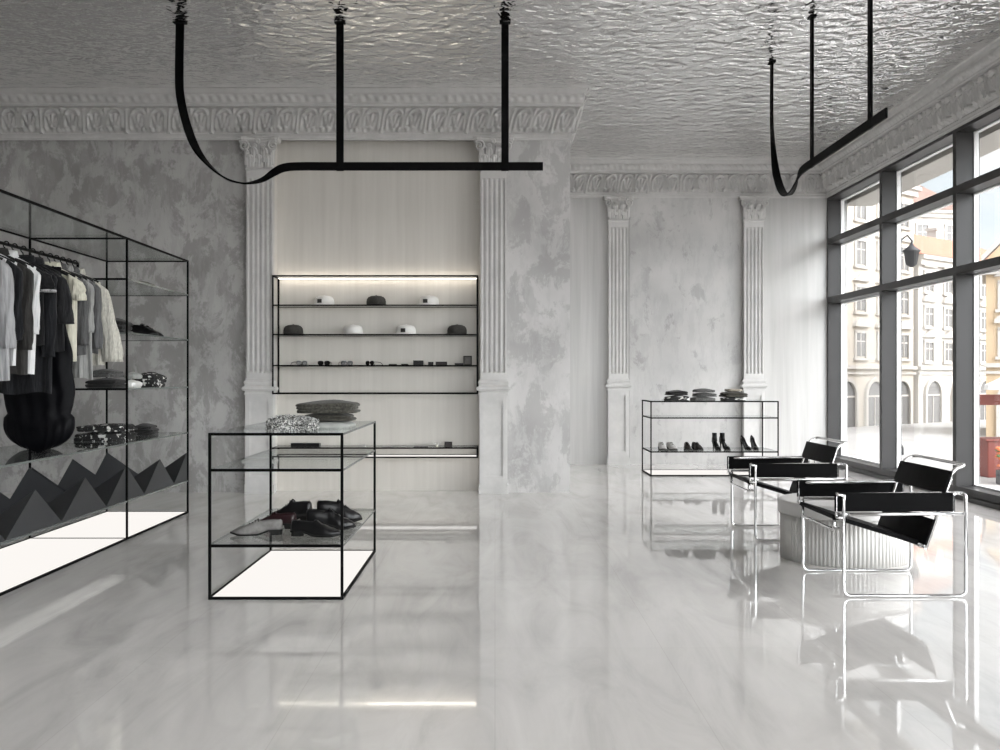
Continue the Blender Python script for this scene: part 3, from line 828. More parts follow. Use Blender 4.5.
def garment(name, cat, label, d, mat, hw, length, sl=None, sw=.205, thick=.035, folds=5, amp=.010, col=True, mat2=None, hemband=None, placket=False, seed=0, dx=0, pocket=False):
    g = thing(name, (RAILX, d, RAILZ), label, cat, 'garments on the rail')
    link('body', body(sw, hw, length, thick, seed, folds, amp, dx=dx), CL[mat], g)
    if sl:
        L_, r0, r1, out = sl
        for s_ in (-1, 1): link('sleeve', sleeve(s_, sw, L_, r0, r1, seed+s_+3, out), CL[mat2 or mat], g)
    if col: link('collar', collar(), CL[mat2 or mat], g)
    if placket:
        pm = MB().cbox(-.014,-thick-.016,-.12-length*.92,.014,-thick-.010,-.14,.002)
        link('placket', pm, CL[mat2 or mat], g)
        for q in range(5):
            b = MB().lathe([(.001,0),(.006,.001),(.006,.003),(.001,.004)],10)
            b.v = [(x, -thick-.016-z, -.17-q*length*.17+y) for x, y, z in b.v]
            link('button', b, M['black'], g)
    if hemband:
        for s_ in (-1, 1):
            L_, r0, r1, out = sl
            cx = s_*(sw-.022+out); bm_ = MB()
            bm_.loft([[(cx+q*cos(2*pi*k/18), -.02+q*.64*sin(2*pi*k/18)+.006*sin(9+seed), z) for k in range(18)] for q, z in ((r1*1.0,-.165-L_+.012),(r1*1.05,-.165-L_+.01),(r1*1.05,-.165-L_-.004),(r1*.9,-.165-L_-.005))], 0, True, False, True)
            link('sleeve_hem', bm_, CL[hemband], g)
    if pocket:
        link('pocket', MB().cbox(.05,-thick-.017,-.42,.15,-thick-.009,-.30,.003), CL[mat], g)
    return g
GL = [
 ('long_shirt','shirt','long pale grey shirt hanging at the frame edge of the rail',6.36,'pale grey cotton',.235,.80,(.56,.055,.045,.05),dict(placket=True)),
 ('shirt','shirt','white shirt with a long bright hem, just before a brown grey jacket',6.52,'white shirt cotton',.20,.72,(.50,.05,.042,.02),dict(mat2='slate wool')),
 ('jacket','jacket','brown grey wool jacket between two white shirts on the rail',6.66,'brown grey wool',.20,.76,(.56,.056,.045,.02),dict(pocket=True)),
 ('shirt','shirt','narrow white shirt behind the brown grey jacket',6.79,'white shirt cotton',.185,.76,(.45,.045,.04,.01),dict(placket=True)),
 ('t_shirt','t-shirt','dark short sleeved t-shirt with pale sleeve hems',6.91,'dark tee',.205,.56,(.15,.062,.066,.045),dict(hemband='pale grey cotton',col=False)),
 ('coat','coat','long slate coat hanging lower than the dark t-shirt',7.04,'slate wool',.205,.90,(.60,.056,.048,.0),dict(pocket=True)),
 ('jacket','jacket','charcoal jacket with short rolled sleeves beside a cream blouse',7.18,'charcoal twill',.23,.60,(.36,.060,.062,.06),dict(pocket=True)),
 ('blouse','blouse','cream blouse with a draped shoulder right of the charcoal jacket',7.46,'cream silk',.19,.66,(.17,.062,.066,.03),dict(folds=7)),
 ('shirt','shirt','grey twill shirt with a pale inner hem, right of the cream blouse',7.57,'grey twill',.225,.62,(.50,.052,.044,.02),dict(placket=True)),
 ('tunic','tunic','long sheer pale grey tunic hanging lower than the grey shirts',7.68,'sheer grey',.235,.80,(.40,.05,.042,.02),dict(folds=8)),
 ('shirt','shirt','mid grey flannel shirt before the cream coat at the rail end',7.79,'mid grey flannel',.235,.60,(.52,.056,.046,.04),dict(pocket=True)),
 ('coat','coat','cream linen coat with wide sleeves at the far end of the rail',7.90,'cream linen',.24,.70,(.62,.058,.088,.13),dict(folds=8)),
]
for i, (nm, ct, lb, d, mt, hw, ln, sl, kw) in enumerate(GL):
    garment(nm, ct, lb, d, mt, hw, ln, sl, seed=i*7+1, **kw)
    hanger(d, 'black hanger carrying the ' + lb.split(' hanging')[0].split(' with')[0].split(',')[0].split(' at ')[0].split(' before ')[0])
# velvet dress with a gathered balloon skirt
def velvet():
    g = thing('velvet_dress', (RAILX-.016, 7.32, RAILZ), 'black velvet dress with a gathered balloon skirt hanging lowest on the rail', 'dress', 'garments on the rail')
    mb = MB(); rings = []; n = 72; nv = 44; L_ = 1.365
    for j in range(nv+1):
        v = j/nv; ring = []
        wv = .16 + .085*sst(.15,.52,v) + .012*sin(pi*min(1,max(0,(v-.55)/.24))) - .014*exp(-((v-.795)/.022)**2)
        if v > .80: wv = .253*sqrt(max(0.0, 1-((v-.84)/.16)**3 if v > .84 else 1))*sst(.785,.82,v)**.15 + .002
        tv = .035 + .03*sst(.3,.7,v) + .012*sst(.8,.86,v)
        if v > .86: tv *= sqrt(max(.001, 1-((v-.86)/.14)**2))
        for k in range(n):
            a = 2*pi*k/n; cx = math.copysign(abs(cos(a))**.85, cos(a)); sy = math.copysign(abs(sin(a))**.85, sin(a))
            # vertical gathers above, swag folds in the balloon
            f = .006*sst(.1,.4,v)*sin(cx*15+2*sin(v*5))*(1-sst(.78,.86,v))
            sw_ = v*1.0 + .10*cx*cx
            f += .006*sst(.55,.68,v)*(1-sst(.93,1,v))*sin(sw_*44+cx*2)*(1 if sy < 0 else .3) + .008*sst(.82,.86,v)*.7*sin(cx*27+1)
            y = tv*sy + (f if sy < 0 else -f)*abs(sy)
            z = -.10-L_*v + (.03*cx*cx*sst(.6,1,v))
            ring.append((wv*cx*(1+.02*sin(v*31)), y, z))
        rings.append(ring)
    mb.loft(rings, 0, True)
    link('gown', mb, M['velvet'], g)
    for s_ in (-1,1): link('shoulder_strap', MB().tube([(s_*.10,-.03,-.13),(s_*.10,0,-.098),(s_*.10,.03,-.13)], .009, 8), M['velvet'], g)
    h_ = hanger(7.32, 'black clothes hanger carrying the black velvet dress')
velvet()

# ------------------------------------------------------------------ folded clothes
def bw(name, a, c, sc, thr=.5, stretch=(1,1,1), soft=.02):
    m, nt, b = newmat(name)
    f = noise(nt, coords(nt, stretch), sc, 2, .5, .4)
    r = ramp(nt, f, [(thr-soft, a), (thr+soft, c)])
    nt.links.new(r.outputs['Color'], b.inputs['Base Color']); b.inputs['Roughness'].default_value = .9
    bump(nt, b, f, .3, .004); return m
FM = {
 'dark': cloth('dark folded wool', (.010,.010,.010), (.018,.0175,.017), 60), 'olive': cloth('dark olive wool', (.030,.029,.024), (.075,.072,.06), 70),
 'olive2': cloth('olive brown wool', (.055,.052,.042), (.025,.024,.02), 80), 'pale': cloth('pale grey cloth', (.34,.35,.33), (.28,.29,.275), 20),
 'grey': cloth('grey folded knit', (.05,.05,.049), (.10,.10,.098), 70), 'grey2': cloth('light grey folded knit', (.14,.14,.137), (.08,.08,.078), 70),
 'white': M['white'], 'boucle': bw('black and white boucle', (.02,.02,.02), (.60,.60,.58), 150, .5),
 'dots': bw('black cloth with white marks', (.012,.012,.012), (.62,.62,.60), 26, .60, (1,1,.6)), 'stripe': bw('black and white folds', (.014,.014,.014), (.55,.55,.53), 9, .58, (1,1,3)),
 'tan': cloth('tan folded cloth', (.30,.27,.22), (.22,.20,.165), 40)}
def folded(w, d, h, mat, seed=0, layers=2, rag=.004, label=None, loc=(0,0,0), rotz=0, cat='folded clothes', group=None, tufts=0, name='folded_garment'):
    r = random.Random(seed); ph = [r.uniform(0,6.28) for _ in range(8)]
    mb = MB(); nz = layers*6; rings = []
    def outline(e, z, n=64):
        pts = []
        for k in range(n):
            a = 2*pi*k/n; c, s_ = cos(a), sin(a); p = .42
            x = math.copysign(abs(c)**p, c)*(w/2-e); y = math.copysign(abs(s_)**p, s_)*(d/2-e)
            q = rag*(sin(a*3+ph[0]+z*40)+.6*sin(a*7+ph[1]-z*70)+.4*sin(a*13+ph[2]))
            pts.append((x*(1+q/w*2), y*(1+q/d*2), z))
        return pts
    lh = h/layers; lay = [r.uniform(0,.016) for _ in range(layers)]; shx = [r.uniform(-.010,.010) for _ in range(layers)]
    for j in range(nz+1):
        t = j/nz; l = min(layers-1, int(t*layers)); f = t*layers-l
        e = lh*.38*(1-sqrt(max(0,1-abs(2*f-1)**2.6))) + lay[l]
        if j == 0: e = lh*.35
        rings.append([(x+shx[l], y, z+.10*h*sin(x*9+ph[6])*t*(1-t)*2) for x, y, z in outline(e, h*t*.84)])
    for k, e in enumerate((.25,.5,.75,.97)):
        rings.append([(x*(1-e), y*(1-e), z+h*.15*sst(0,.9,e)+.002*sin(x*30+ph[4])*sin(y*26+ph[5])) for x, y, z in outline(lh*.5+lay[-1], h*.84)])
    mb.loft(rings, 0, True)
    if tufts:
        for q in range(tufts):
            a = r.uniform(0, 2*pi); zz = r.uniform(.005, h)
            c, s_ = cos(a), sin(a)
            if r.random() < .6: x = math.copysign(abs(c)**.32, c)*(w/2-.006); y = math.copysign(abs(s_)**.32, s_)*(d/2-.006)
            else: x, y, zz = r.uniform(-w/2+.02,w/2-.02), r.uniform(-d/2+.02,d/2-.02), h-.004
            R_ = r.uniform(.008,.017); o = r.uniform(0,6.28)
            mb.tube([(x+R_*cos(o+t)*.9, y+R_*sin(o+t), max(.003, zz+R_*.9*sin(t*1.7+o))) for t in (0,1,2,3,4)], r.uniform(.003,.0048), 4)
    mb.v = [(x, y, z*(1-.22*min(1.2,abs(2*x/w))**3-.10*min(1.2,abs(2*y/d))**3)+.05*z*sin(x*14+ph[7])) for x, y, z in mb.v]
    o = link(name, mb, FM[mat], loc=loc, rotz=rotz)
    return tag(o, label, cat, group)
def stack(x, y, z, items, group):
    for k, (w, d, h, mat, lay, lab) in enumerate(items):
        folded(w, d, h, mat, seed=int(x*100+y*10+k*17) % 997, layers=lay, label=lab, loc=(x+rg.uniform(-.008,.008), y+rg.uniform(-.008,.008), z), rotz=rg.uniform(-.05,.05), group=group)
        z += h*1.02+.0005
TZ = .9742
folded(.285, .23, .085, 'boucle', 5, 2, .006, 'black and white fuzzy boucle scarf folded on the small display table', (-1.225, 6.06, TZ), .04, 'scarf', tufts=420, name='folded_scarf')
stack(-1.085, 6.52, TZ, [(.34,.50,.042,'pale',1,'pale grey folded cloth at the bottom of the olive stack on the small display table'),
  (.36,.38,.05,'olive2',2,'olive brown folded sweater in the middle of the stack on the small display table'),
  (.40,.40,.085,'olive',3,'dark olive folded sweater topping the stack on the small display table')], 'folded clothes on the small table')
TF = .9862
stack(wx(676.5,13.45), 13.45, TF, [(.33,.36,.07,'stripe',2,'black and white folded top under a dark one on the far shelf unit'),(.30,.34,.065,'dark',2,'dark folded top resting on the black and white one on the far shelf unit')], 'folded clothes on the far unit')
stack(wx(704,13.45), 13.45, TF, [(.33,.36,.05,'grey2',1,'light grey folded knit at the bottom of the middle stack on the far shelf unit'),(.32,.35,.055,'grey',2,'grey folded knit in the middle of the middle stack on the far shelf unit'),(.29,.33,.05,'grey',1,'grey folded knit topping the middle stack on the far shelf unit')], 'folded clothes on the far unit')
stack(wx(733,13.45), 13.45, TF, [(.34,.36,.045,'stripe',1,'black and white folded top beneath the olive sweater on the far unit'),(.34,.36,.075,'olive2',2,'olive folded sweater on the far shelf unit nearest the lounge chairs'),(.22,.28,.035,'tan',1,'tan folded cloth topping the olive stack on the far shelf unit')], 'folded clothes on the far unit')
# rack shelves
stack(-3.25, 8.36, .7747, [(.44,.46,.075,'dots',2,'black folded knit with white marks at the bottom on the lowest rack shelf'),(.42,.44,.06,'dots',2,'black folded knit with white marks topping the pile on the lowest rack shelf')], 'folded clothes on the rack')
folded(.22,.30,.11,'dark',3,3,.003,'dark folded sweater alone beside the marked knits on the lowest rack shelf',(-3.20,9.12,.7747),.05,group='folded clothes on the rack')
stack(-3.27, 8.42, 1.2107, [(.28,.36,.085,'dark',2,'dark folded sweater at the bottom behind the cream coat sleeve'),(.27,.34,.07,'grey',2,'grey folded sweater on a dark one behind the cream coat sleeve')], 'folded clothes on the rack')
stack(-3.205, 8.84, 1.2107, [(.14,.22,.07,'white',1,'small white folded cloth at the bottom on the middle rack shelf'),(.13,.20,.06,'pale',1,'small pale folded cloth on a white one on the middle rack shelf')], 'folded clothes on the rack')
folded(.25,.32,.135,'dots',9,3,.004,'black folded knit with white dots on the middle rack shelf',(-3.18,9.2,1.2107),-.06,group='folded clothes on the rack')
folded(.24,.32,.15,'dark',12,3,.004,'tall dark folded pile beside the shoes on the upper rack shelf',(-3.22,8.5,1.6607),.03,group='folded clothes on the rack')
folded(.26,.34,.045,'olive',14,1,.004,'dark flat folded shirt alone on the topmost rack shelf',(-3.12,8.72,2.0907),.03,group='folded clothes on the rack')

# ------------------------------------------------------------------ shoes
def pf(tab, s):
    for (a, va), (b, vb) in zip(tab, tab[1:]):
        if s <= b: t = (s-a)/(b-a); t = t*t*(3-2*t); return va+(vb-va)*t
    return tab[-1][1]
def shoe(loc, rotz, label, mat, L_=.295, solemat=None, heel=.024, lace=True, shaft=0, group=None, name='leather_shoe', cat='shoe', wscale=1.0, high=1.0, inner=None):
    t = thing(name, loc, label, cat, group, rotz)
    wt = [(0,.018),(.04,.030),(.18,.034),(.42,.034),(.68,.049),(.82,.045),(.93,.028),(1,.008)]
    tt = [(0,.075),(.06,.092),(.2,.094),(.36,.092),(.48,.090),(.62,.066),(.8,.048),(.93,.036),(1,.022)]
    def zb(s): return heel*(1-sst(.22,.5,s)) + .008 + .012*sst(.8,1,s)
    up = MB(); rings = []; n = 18
    for i in range(27):
        s = i/26; x = (s-.5)*L_; w = pf(wt, s)*wscale; zt = pf(tt, s)*high + heel*.5*(1-s); b = zb(s); ring = []
        op = sst(.03,.09,s)*(1-sst(.40,.47,s))
        for k in range(n+1):
            a = pi*k/n; c = cos(a); y = w*math.copysign(abs(c)**.7, c)*(1-.22*sst(.5,1,sin(a))*(1-sst(.5,.8,s)))
            z = b+(zt-b)*abs(sin(a))**.75
            if op and not shaft: z -= op*.035*exp(-((y/w)/.42)**4)
            ring.append((x, y, z))
        rings.append(ring)
    up.loft(rings, 0, True)
    link('upper', up, mat, t)
    so = MB(); rg_ = []
    def out(s, e): return pf(wt, s)*wscale+e
    for i in range(21):
        s = i/20; x = (s-.5)*(L_+.008); b = zb(s); w = out(s,.004)
        rg_.append([(x,-w,b-.008),(x,w,b-.008),(x,w,b+.003),(x,-w,b+.003)])
    so.loft(rg_, 0, False); link('sole', so, solemat or M['solem'], t)
    hm = [(-.5*L_+.004,-.02),(-.5*L_-.002,0),(-.5*L_+.004,.02),(-.42*L_,.033),(-.28*L_,.033),(-.26*L_,0),(-.28*L_,-.033),(-.42*L_,-.033)]
    link('heel', MB().loft([[(a,b*wscale,0) for a,b in hm],[(a,b*wscale,heel+.002) for a,b in hm]]), solemat or M['solem'], t)
    if lace:
        lm = MB()
        for k in range(4):
            s = .47+.055*k; x = (s-.5)*L_; zt = pf(tt,s)*high+heel*.5*(1-s)
            lm.tube([(x-.006,-.022,zt-.012),(x,-.010,zt-.001),(x+.003,0,zt+.002),(x,.010,zt-.001),(x-.006,.022,zt-.012)], .0026, 5)
        link('laces', lm, inner or M['black'], t)
    if shaft:
        sm = MB()
        sm.loft([[(-.27*L_+q*cos(2*pi*k/20)*1.15+dx, q*.85*sin(2*pi*k/20), z) for k in range(20)] for q, z, dx in ((.052,.06,.01),(.046,.10,.0),(.044,.15,-.002),(.048,.06+shaft,-.004),(.044,.06+shaft,-.004),(.040,.04+shaft*.7,-.002))], 0, True, False, True)
        link('shaft', sm, mat, t)
    return t
M['solem'] = simple('black rubber sole', (.006,.006,.006), .6, spec=.2)
M['blackcalf'] = simple('polished black leather', (.004,.004,.0045), .28, spec=.3, bscale=90, bstr=.1, bdist=.002)
M['suede'] = simple('grey suede', (.17,.165,.16), .85, var=(.11,.105,.10), vscale=22)
M['burgundy'] = simple('burgundy leather', (.016,.005,.0065), .35, spec=.3, bscale=90, bstr=.1, bdist=.002)
M['palesneak'] = simple('pale grey leather', (.36,.35,.34), .6)
M['brownshoe'] = simple('dark brown leather', (.014,.011,.010), .4, spec=.3)
SZ = .3237
SG = 'leather shoes on the small table'
shoe((-1.475, 6.19, SZ), pi+.10, 'grey suede shoe with toe to the rack, front one on the small display table', M['suede'], group=SG, L_=.31)
shoe((-1.43, 6.47, SZ), pi-.16, 'burgundy leather shoe behind the grey suede shoe', M['burgundy'], group=SG, high=1.1)
shoe((-1.38, 6.78, SZ), pi-.30, 'black lace up shoe behind the burgundy shoe', M['blackcalf'], group=SG, high=1.55)
shoe((-1.095, 6.14, SZ), -.10, 'black polished shoe with toe to the niche side, front one on the small table', M['blackcalf'], group=SG, L_=.315, high=1.05, lace=False)
shoe((-1.055, 6.43, SZ), .06, 'black leather shoe second behind the polished front one', M['blackcalf'], group=SG, L_=.31, high=1.4)
shoe((-1.05, 6.75, SZ), .12, 'black leather shoe third behind the polished front one, toe at the table edge', M['blackcalf'], group=SG, L_=.30, high=1.6)
# rack shoes
shoe((-3.14, 8.92, 1.6607), -.20, 'black shoe on the upper rack shelf nearest the rack front', M['blackcalf'], group='shoes on the rack', lace=True, high=1.2)
shoe((-3.20, 9.22, 1.6607), -.15, 'black shoe on the upper rack shelf nearest the far end', M['blackcalf'], group='shoes on the rack', lace=True, high=1.2)
# far unit: low shoes and heels
FZ = .3267; FG = 'shoes on the far unit'
for px, rz, mt, lb in ((662.5,-1.52,'palesneak','first pale shoe at the bare end of the far shelf unit'),(672,-1.35,'palesneak','second pale shoe beside the dark pair on the far shelf unit'),
                       (687.5,-1.65,'brownshoe','dark low shoe next to the pale pair on the far shelf unit'),(697.5,-1.35,'brownshoe','dark low shoe next to the tall heels on the far shelf unit')):
    shoe((wx(px,13.4), 13.42, FZ), rz, lb, M[mt], group=FG, L_=.26)
def pump(loc, rotz, label, hh=.10, back=.075, L_=.235, boot=0):
    t = thing('high_heel', loc, label, 'high heel', FG, rotz)
    def zb(s): return hh*(1-sst(.12,.70,s)) + .004
    wt = [(0,.016),(.06,.026),(.3,.026),(.62,.040),(.8,.034),(1,.005)]
    up = MB(); rings = []; n = 14
    for i in range(25):
        s = i/24; x = (s-.5)*L_; w = pf(wt,s); b = zb(s)
        zt = b + pf([(0,back),(.15,back*.9),(.4,.040),(.62,.030),(.72,.045),(.9,.03),(1,.012)], s); ring = []
        op = sst(.03,.08,s)*(1-sst(.60,.68,s))
        for k in range(n+1):
            a = pi*k/n; c = cos(a); y = w*math.copysign(abs(c)**.7,c); z = b+(zt-b)*abs(sin(a))**.7
            if not boot: z -= op*(zt-b)*.75*exp(-((y/w)/.6)**4)
            ring.append((x,y,z))
        rings.append(ring)
    up.loft(rings, 0, True); link('upper', up, M['blackcalf'], t)
    so = MB().loft([[((i/20-.5)*L_,-pf(wt,i/20)-.001,zb(i/20)-.004),((i/20-.5)*L_,pf(wt,i/20)+.001,zb(i/20)-.004),((i/20-.5)*L_,pf(wt,i/20)+.001,zb(i/20)+.002),((i/20-.5)*L_,-pf(wt,i/20)-.001,zb(i/20)+.002)] for i in range(21)])
    link('sole', so, M['solem'], t)
    hx = -.455*L_
    link('heel', MB().loft([[(hx+dx+r*cos(2*pi*k/10), r*1.05*sin(2*pi*k/10), z) for k in range(10)] for r,z,dx in ((.008,0,.004),(.007,.03,.003),(.010,hh*.7,0),(.019,hh+.004,.004))],0,True), M['blackcalf'], t)
    if boot:
        sm = MB().loft([[(-.27*L_+q*1.1*cos(2*pi*k/18)+dx, q*.9*sin(2*pi*k/18), z) for k in range(18)] for q,z,dx in ((.036,hh+.01,.012),(.034,hh+.06,0),(.036,hh+boot,-.006),(.032,hh+boot,-.006),(.030,hh+boot-.05,-.003))],0,True,True,True)
        link('shaft', sm, M['blackcalf'], t)
    return t
for px, rz, b, lb in ((717,-1.35,.12,'taller black heeled boot next to the dark low shoes on the far shelf unit'),(725.5,-1.2,.12,'taller black heeled boot next to the black pumps on the far shelf unit'),
                   (746.5,-1.25,0,'black pump next to the heeled boots on the far shelf unit'),(755,-1.45,0,'black pump at the chair end of the far shelf unit')):
    pump((wx(px,13.4), 13.42, FZ), rz, lb, boot=b, hh=.10, back=.075 if b else .085)

# ------------------------------------------------------------------ caps, glasses and small goods in the niche
M['capw'] = simple('white cap cotton', (.66,.65,.63), .85, bscale=250, bstr=.15)
M['capd'] = simple('dark grey cap wool', (.022,.021,.019), .9, var=(.045,.042,.038), vscale=90, bscale=200, bstr=.2)
NZ0 = 1.108
def cap(x, z, mat, label, patch=False, rz=0):
    t = thing('cap', (x, 11.30, z), label, 'cap', 'caps in the niche', rz)
    m = MB(); n = 36
    prof = [(.092,.004),(.096,.015),(.096,.045),(.091,.070),(.078,.090),(.052,.103),(.022,.108),(.002,.109)]
    m.loft([[(r*(1-.015*(cos(6*2*pi*k/n) > .93)*(zz > .03))*cos(2*pi*k/n), r*1.02*(1-.015*(cos(6*2*pi*k/n) > .93)*(zz > .03))*sin(2*pi*k/n), zz) for k in range(n)] for r, zz in prof], 0, True)
    link('crown', m, M[mat], t)
    b = MB(); outer = []; inner = []
    K = 24
    for k in range(K+1):
        a = pi+pi*k/K; ext = .058*sin(pi*k/K)**.6+.008
        inner.append((.094*cos(a), .095*sin(a))); outer.append(((.096+ext*.25)*cos(a)*1.02, (.096+ext)*sin(a)))
    for zz0, sgn in ((0,1),):
        rings = []
        for k in range(K+1):
            (ix,iy),(ox,oy) = inner[k], outer[k]
            rings.append([(ix,iy,.010),(ox,oy,.001+.006*(ox/.12)**2*0),(ox,oy,.004),(ix,iy,.014)])
        b.loft(rings, 0, True)
    link('brim', b, M[mat], t)
    link('button', MB().lathe([(.009,.107),(.009,.111),(.004,.114),(.001,.1145)],12), M[mat], t)
    if patch:
        p = MB().grid(lambda u, v: (.0985*cos(-pi/2+.12+.5*u), .1005*sin(-pi/2+.12+.5*u), .022+.042*v), 6, 4)
        link('front_patch', p, M['capd'], t)
    t.scale = (1.14,1.14,1.03)
    return t
def nx(px): return wx(px, 11.28)
z1, z2, z3, z4 = NZ0+.9995, NZ0+.6715, NZ0+.3265, .398+.1175
cap(nx(324), z1, 'capw', 'white cap with dark patch on the top niche shelf, nearest the clothes rack', True, -.7)
cap(nx(376), z1, 'capd', 'dark wool cap on the top niche shelf between two white caps', False, .5)
cap(nx(429), z1, 'capw', 'white cap with dark patch on the top niche shelf, farthest from the clothes rack', True, -.7)
cap(nx(293), z2, 'capd', 'dark wool cap on the second niche shelf at the clothes rack end', False, .6)
cap(nx(353), z2, 'capw', 'plain white cap on the second niche shelf', False, .7)
cap(nx(406), z2, 'capw', 'white cap with dark patch on the second niche shelf', True, -.6)
cap(nx(457), z2, 'capd', 'dark wool cap on the second niche shelf at the plaster wall end', False, -.5)
M['lens'] = simple('dark lens', (.006,.006,.006), .15, spec=.3); M['tortoise'] = simple('brown frame', (.015,.009,.007), .3, spec=.2)
def sunglasses(px, label, rz, fm='black'):
    t = thing('sunglasses', (nx(px), 11.27, z3), label, 'sunglasses', 'sunglasses in the niche', rz)
    for s_ in (-1,1):
        o = [(s_*.036+.030*math.copysign(abs(cos(a))**.7,cos(a)), .024+.022*math.copysign(abs(sin(a))**.7,sin(a))) for a in [2*pi*k/22 for k in range(22)]]
        link('lens', MB().prism(o, 'y', -.003, .001), M['lens'], t)
        link('rim', MB().tube([(p[0], -.001, p[1]) for p in o], .003, 6, True), M[fm], t)
        link('temple', MB().tube([(s_*.068,0,.034),(s_*.070,.05,.034),(s_*.069,.10,.030),(s_*.066,.135,.004)], .003, 6), M[fm], t)
    link('bridge', MB().tube([(-.008,-.001,.030),(0,-.003,.035),(.008,-.001,.030)], .003, 6), M[fm], t)
sunglasses(302, 'brown sunglasses turned sideways at the rack end of the third niche shelf', .7, 'tortoise')
sunglasses(324, 'large black sunglasses facing out on the third niche shelf', 0.05)
sunglasses(347, 'brown sunglasses right of the large black pair on the third niche shelf', .35, 'tortoise')
sunglasses(370, 'black sunglasses turned sideways, nearest the wallets on the third niche shelf', -.7)
def small(name, px, w, d, h, mat, label, cat, z=None, group='small leather goods in the niche', rz=0, flap=True, y=11.27):
    t = thing(name, (nx(px), y, z3 if z is None else z), label, cat, group, rz)
    link('body', MB().cbox(-w/2,-d/2,0,w/2,d/2,h,.004), mat, t)
    if flap: link('flap', MB().cbox(-w/2-.001,-d/2-.002,h-.001,w/2+.001,d*.2,h+.004,.001).box(-.008,-d/2-.004,h*.45,.008,-d/2-.0005,h), mat, t)
    return t
small('card_holder', 393, .09,.06,.008, M['brownshoe'], 'thin flat card holder beside the sunglasses on the third niche shelf', 'card holder')
small('card_holder', 405, .08,.06,.010, M['blackcalf'], 'thin flat card holder beside the upright wallet on the third niche shelf', 'card holder')
small('wallet', 418.5, .115,.05,.048, M['blackcalf'], 'black thick wallet standing first among the wallets on the third niche shelf', 'wallet')
small('wallet', 431, .06,.05,.032, M['blackcalf'], 'small black wallet in the middle of the wallets on the third niche shelf', 'wallet')
small('wallet', 441.5, .13,.06,.034, M['brownshoe'], 'long dark wallet nearest the small framed box on the third niche shelf', 'wallet')
small('card_holder', 459.5, .10,.08,.016, M['blackcalf'], 'flat black case in front of the small framed box', 'case', flap=True, y=11.22)
t = thing('framed_box', (nx(467.5), 11.34, z3), 'small upright grey framed box at the end of the third niche shelf', 'box')
link('frame', MB().box(-.048,-.02,0,.048,.02,.012).box(-.048,-.02,.093,.048,.02,.105).box(-.048,-.02,.012,-.036,.02,.093).box(.036,-.02,.012,.048,.02,.093), M['capd'], t)
link('face', MB().cbox(-.037,-.012,.011,.037,.012,.094,.002), M['suede'], t)
small('clutch_bag', 306, .32,.11,.038, M['blackcalf'], 'long flat black clutch bag on the low wall shelf', 'bag', z4, 'goods on the low wall shelf')
small('bracelet_box', 362, .085,.07,.016, M['palesneak'], 'small pale case near the clutch bag on the low wall shelf', 'case', z4, 'goods on the low wall shelf')
small('flat_pouch', 388, .13,.08,.008, M['palesneak'], 'thin pale pouch in the middle of the low wall shelf', 'pouch', z4, 'goods on the low wall shelf', flap=False)
small('flat_pouch', 421, .16,.09,.010, M['suede'], 'thin grey pouch beside the white flower on the low wall shelf', 'pouch', z4, 'goods on the low wall shelf', flap=False)
small('gift_box', 448.5, .085,.08,.052, M['brownshoe'], 'dark small box at the wall end of the low wall shelf', 'box', z4, 'goods on the low wall shelf')
t = thing('fabric_flower', (nx(437), 11.27, z4), 'white fabric flower beside the dark small box on the low wall shelf', 'fabric flower', 'goods on the low wall shelf')
for k in range(6):
    m = MB(); a0 = k*pi/3
    m.grid(lambda u, v, a0=a0: (.045*v*cos(a0+(u-.5)*1.1*sin(pi*min(1,v+.25))), .045*v*sin(a0+(u-.5)*1.1*sin(pi*min(1,v+.25))), .004+.05*v**1.5*(1-.3*abs(u-.5))), 6, 6)
    link('petal', m, M['white'], t)
link('centre', MB().lathe([(.001,0),(.014,0),(.016,.012),(.010,.024),(.001,.028)],12), M['ivory'], t)
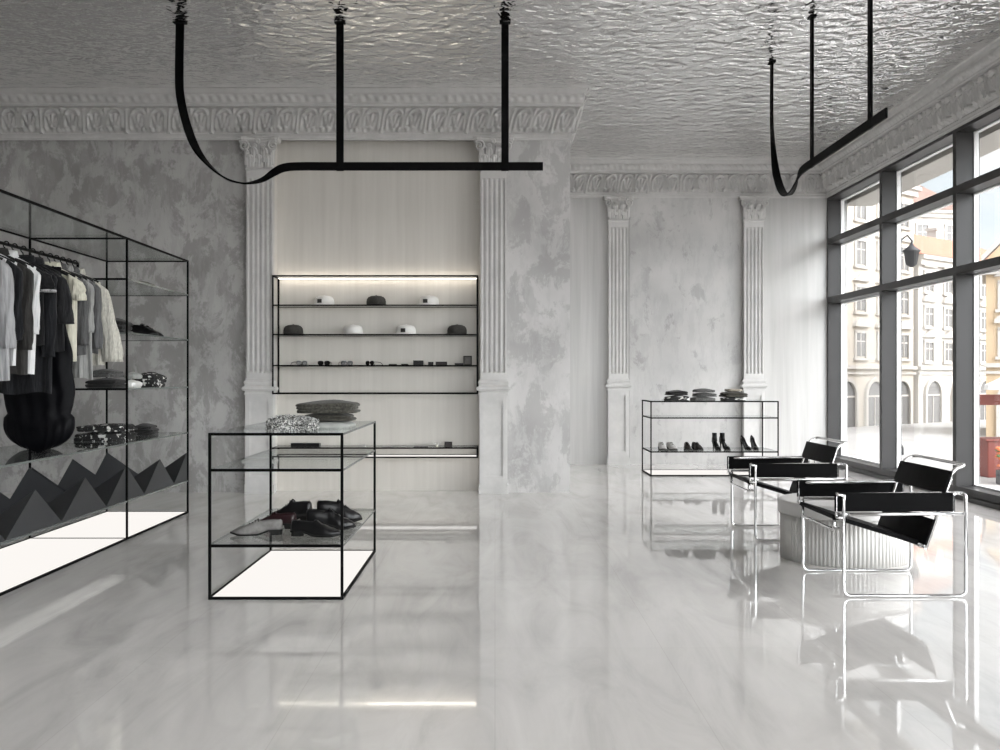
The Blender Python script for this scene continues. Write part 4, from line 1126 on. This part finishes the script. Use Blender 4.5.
# PROPS-END
# ------------------------------------------------------------------ light, sky, camera
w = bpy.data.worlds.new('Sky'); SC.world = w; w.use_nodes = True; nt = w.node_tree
bg = nt.nodes['Background']; tc = nt.nodes.new('ShaderNodeTexCoord')
sep = nt.nodes.new('ShaderNodeSeparateXYZ'); nt.links.new(tc.outputs['Generated'], sep.inputs[0])
sk = ramp(nt, sep.outputs['Z'], [(0, (.84,.86,.86)), (.12, (.70,.77,.81)), (.6, (.65,.655,.69))])
mp = nt.nodes.new('ShaderNodeMapping'); mp.inputs['Scale'].default_value = (1,1,2.6); nt.links.new(tc.outputs['Generated'], mp.inputs[0])
cl = ramp(nt, noise(nt, mp.outputs[0], 3.2, 6, .58, .3), [(.45,(0,0,0)),(.66,(1,1,1))])
col = mixc(nt, cl.outputs['Color'], sk.outputs['Color'], (.94,.912,.888))
nt.links.new(col, bg.inputs['Color'])
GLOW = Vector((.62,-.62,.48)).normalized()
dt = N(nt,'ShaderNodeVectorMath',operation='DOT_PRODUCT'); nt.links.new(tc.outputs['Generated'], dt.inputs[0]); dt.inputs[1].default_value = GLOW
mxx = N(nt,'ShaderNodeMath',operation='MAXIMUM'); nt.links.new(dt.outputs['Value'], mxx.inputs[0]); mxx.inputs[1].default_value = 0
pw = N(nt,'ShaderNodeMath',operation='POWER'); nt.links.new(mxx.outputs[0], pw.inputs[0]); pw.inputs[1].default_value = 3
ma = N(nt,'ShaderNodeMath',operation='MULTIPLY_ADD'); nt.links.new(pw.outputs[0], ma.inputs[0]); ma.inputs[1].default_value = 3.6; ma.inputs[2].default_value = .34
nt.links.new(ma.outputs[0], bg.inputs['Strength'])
sd = bpy.data.lights.new('sun','SUN'); sd.energy = .25; sd.angle = math.radians(11); sd.color = (1,.95,.88)
so = bpy.data.objects.new('sun', sd); COL.objects.link(so)
so.rotation_euler = Vector((-1,.42,-.42)).to_track_quat('-Z','Y').to_euler(); so.location = (20,-8,10)

cd = bpy.data.cameras.new('camera'); cam = bpy.data.objects.new('camera', cd); COL.objects.link(cam)
cam.location = (0,0,EYE); cam.rotation_euler = (pi/2,0,0)
cd.sensor_width = 36; cd.lens = 36*FPX/1000; cd.shift_x = (500-VPX)/1000; cd.shift_y = (VPY-375)/1000
cd.clip_start = .05; cd.clip_end = 400
SC.camera = cam
vs = SC.view_settings; vs.view_transform = 'Standard'; vs.look = 'None'; vs.gamma = 1; vs.use_curve_mapping = False
vs.exposure = 2.2
cy = SC.cycles
cy.use_denoising = True; cy.max_bounces = 14; cy.diffuse_bounces = 7; cy.glossy_bounces = 6; cy.transparent_max_bounces = 48; cy.transmission_bounces = 4
cy.caustics_reflective = True; cy.sample_clamp_indirect = 6; cy.blur_glossy = .6
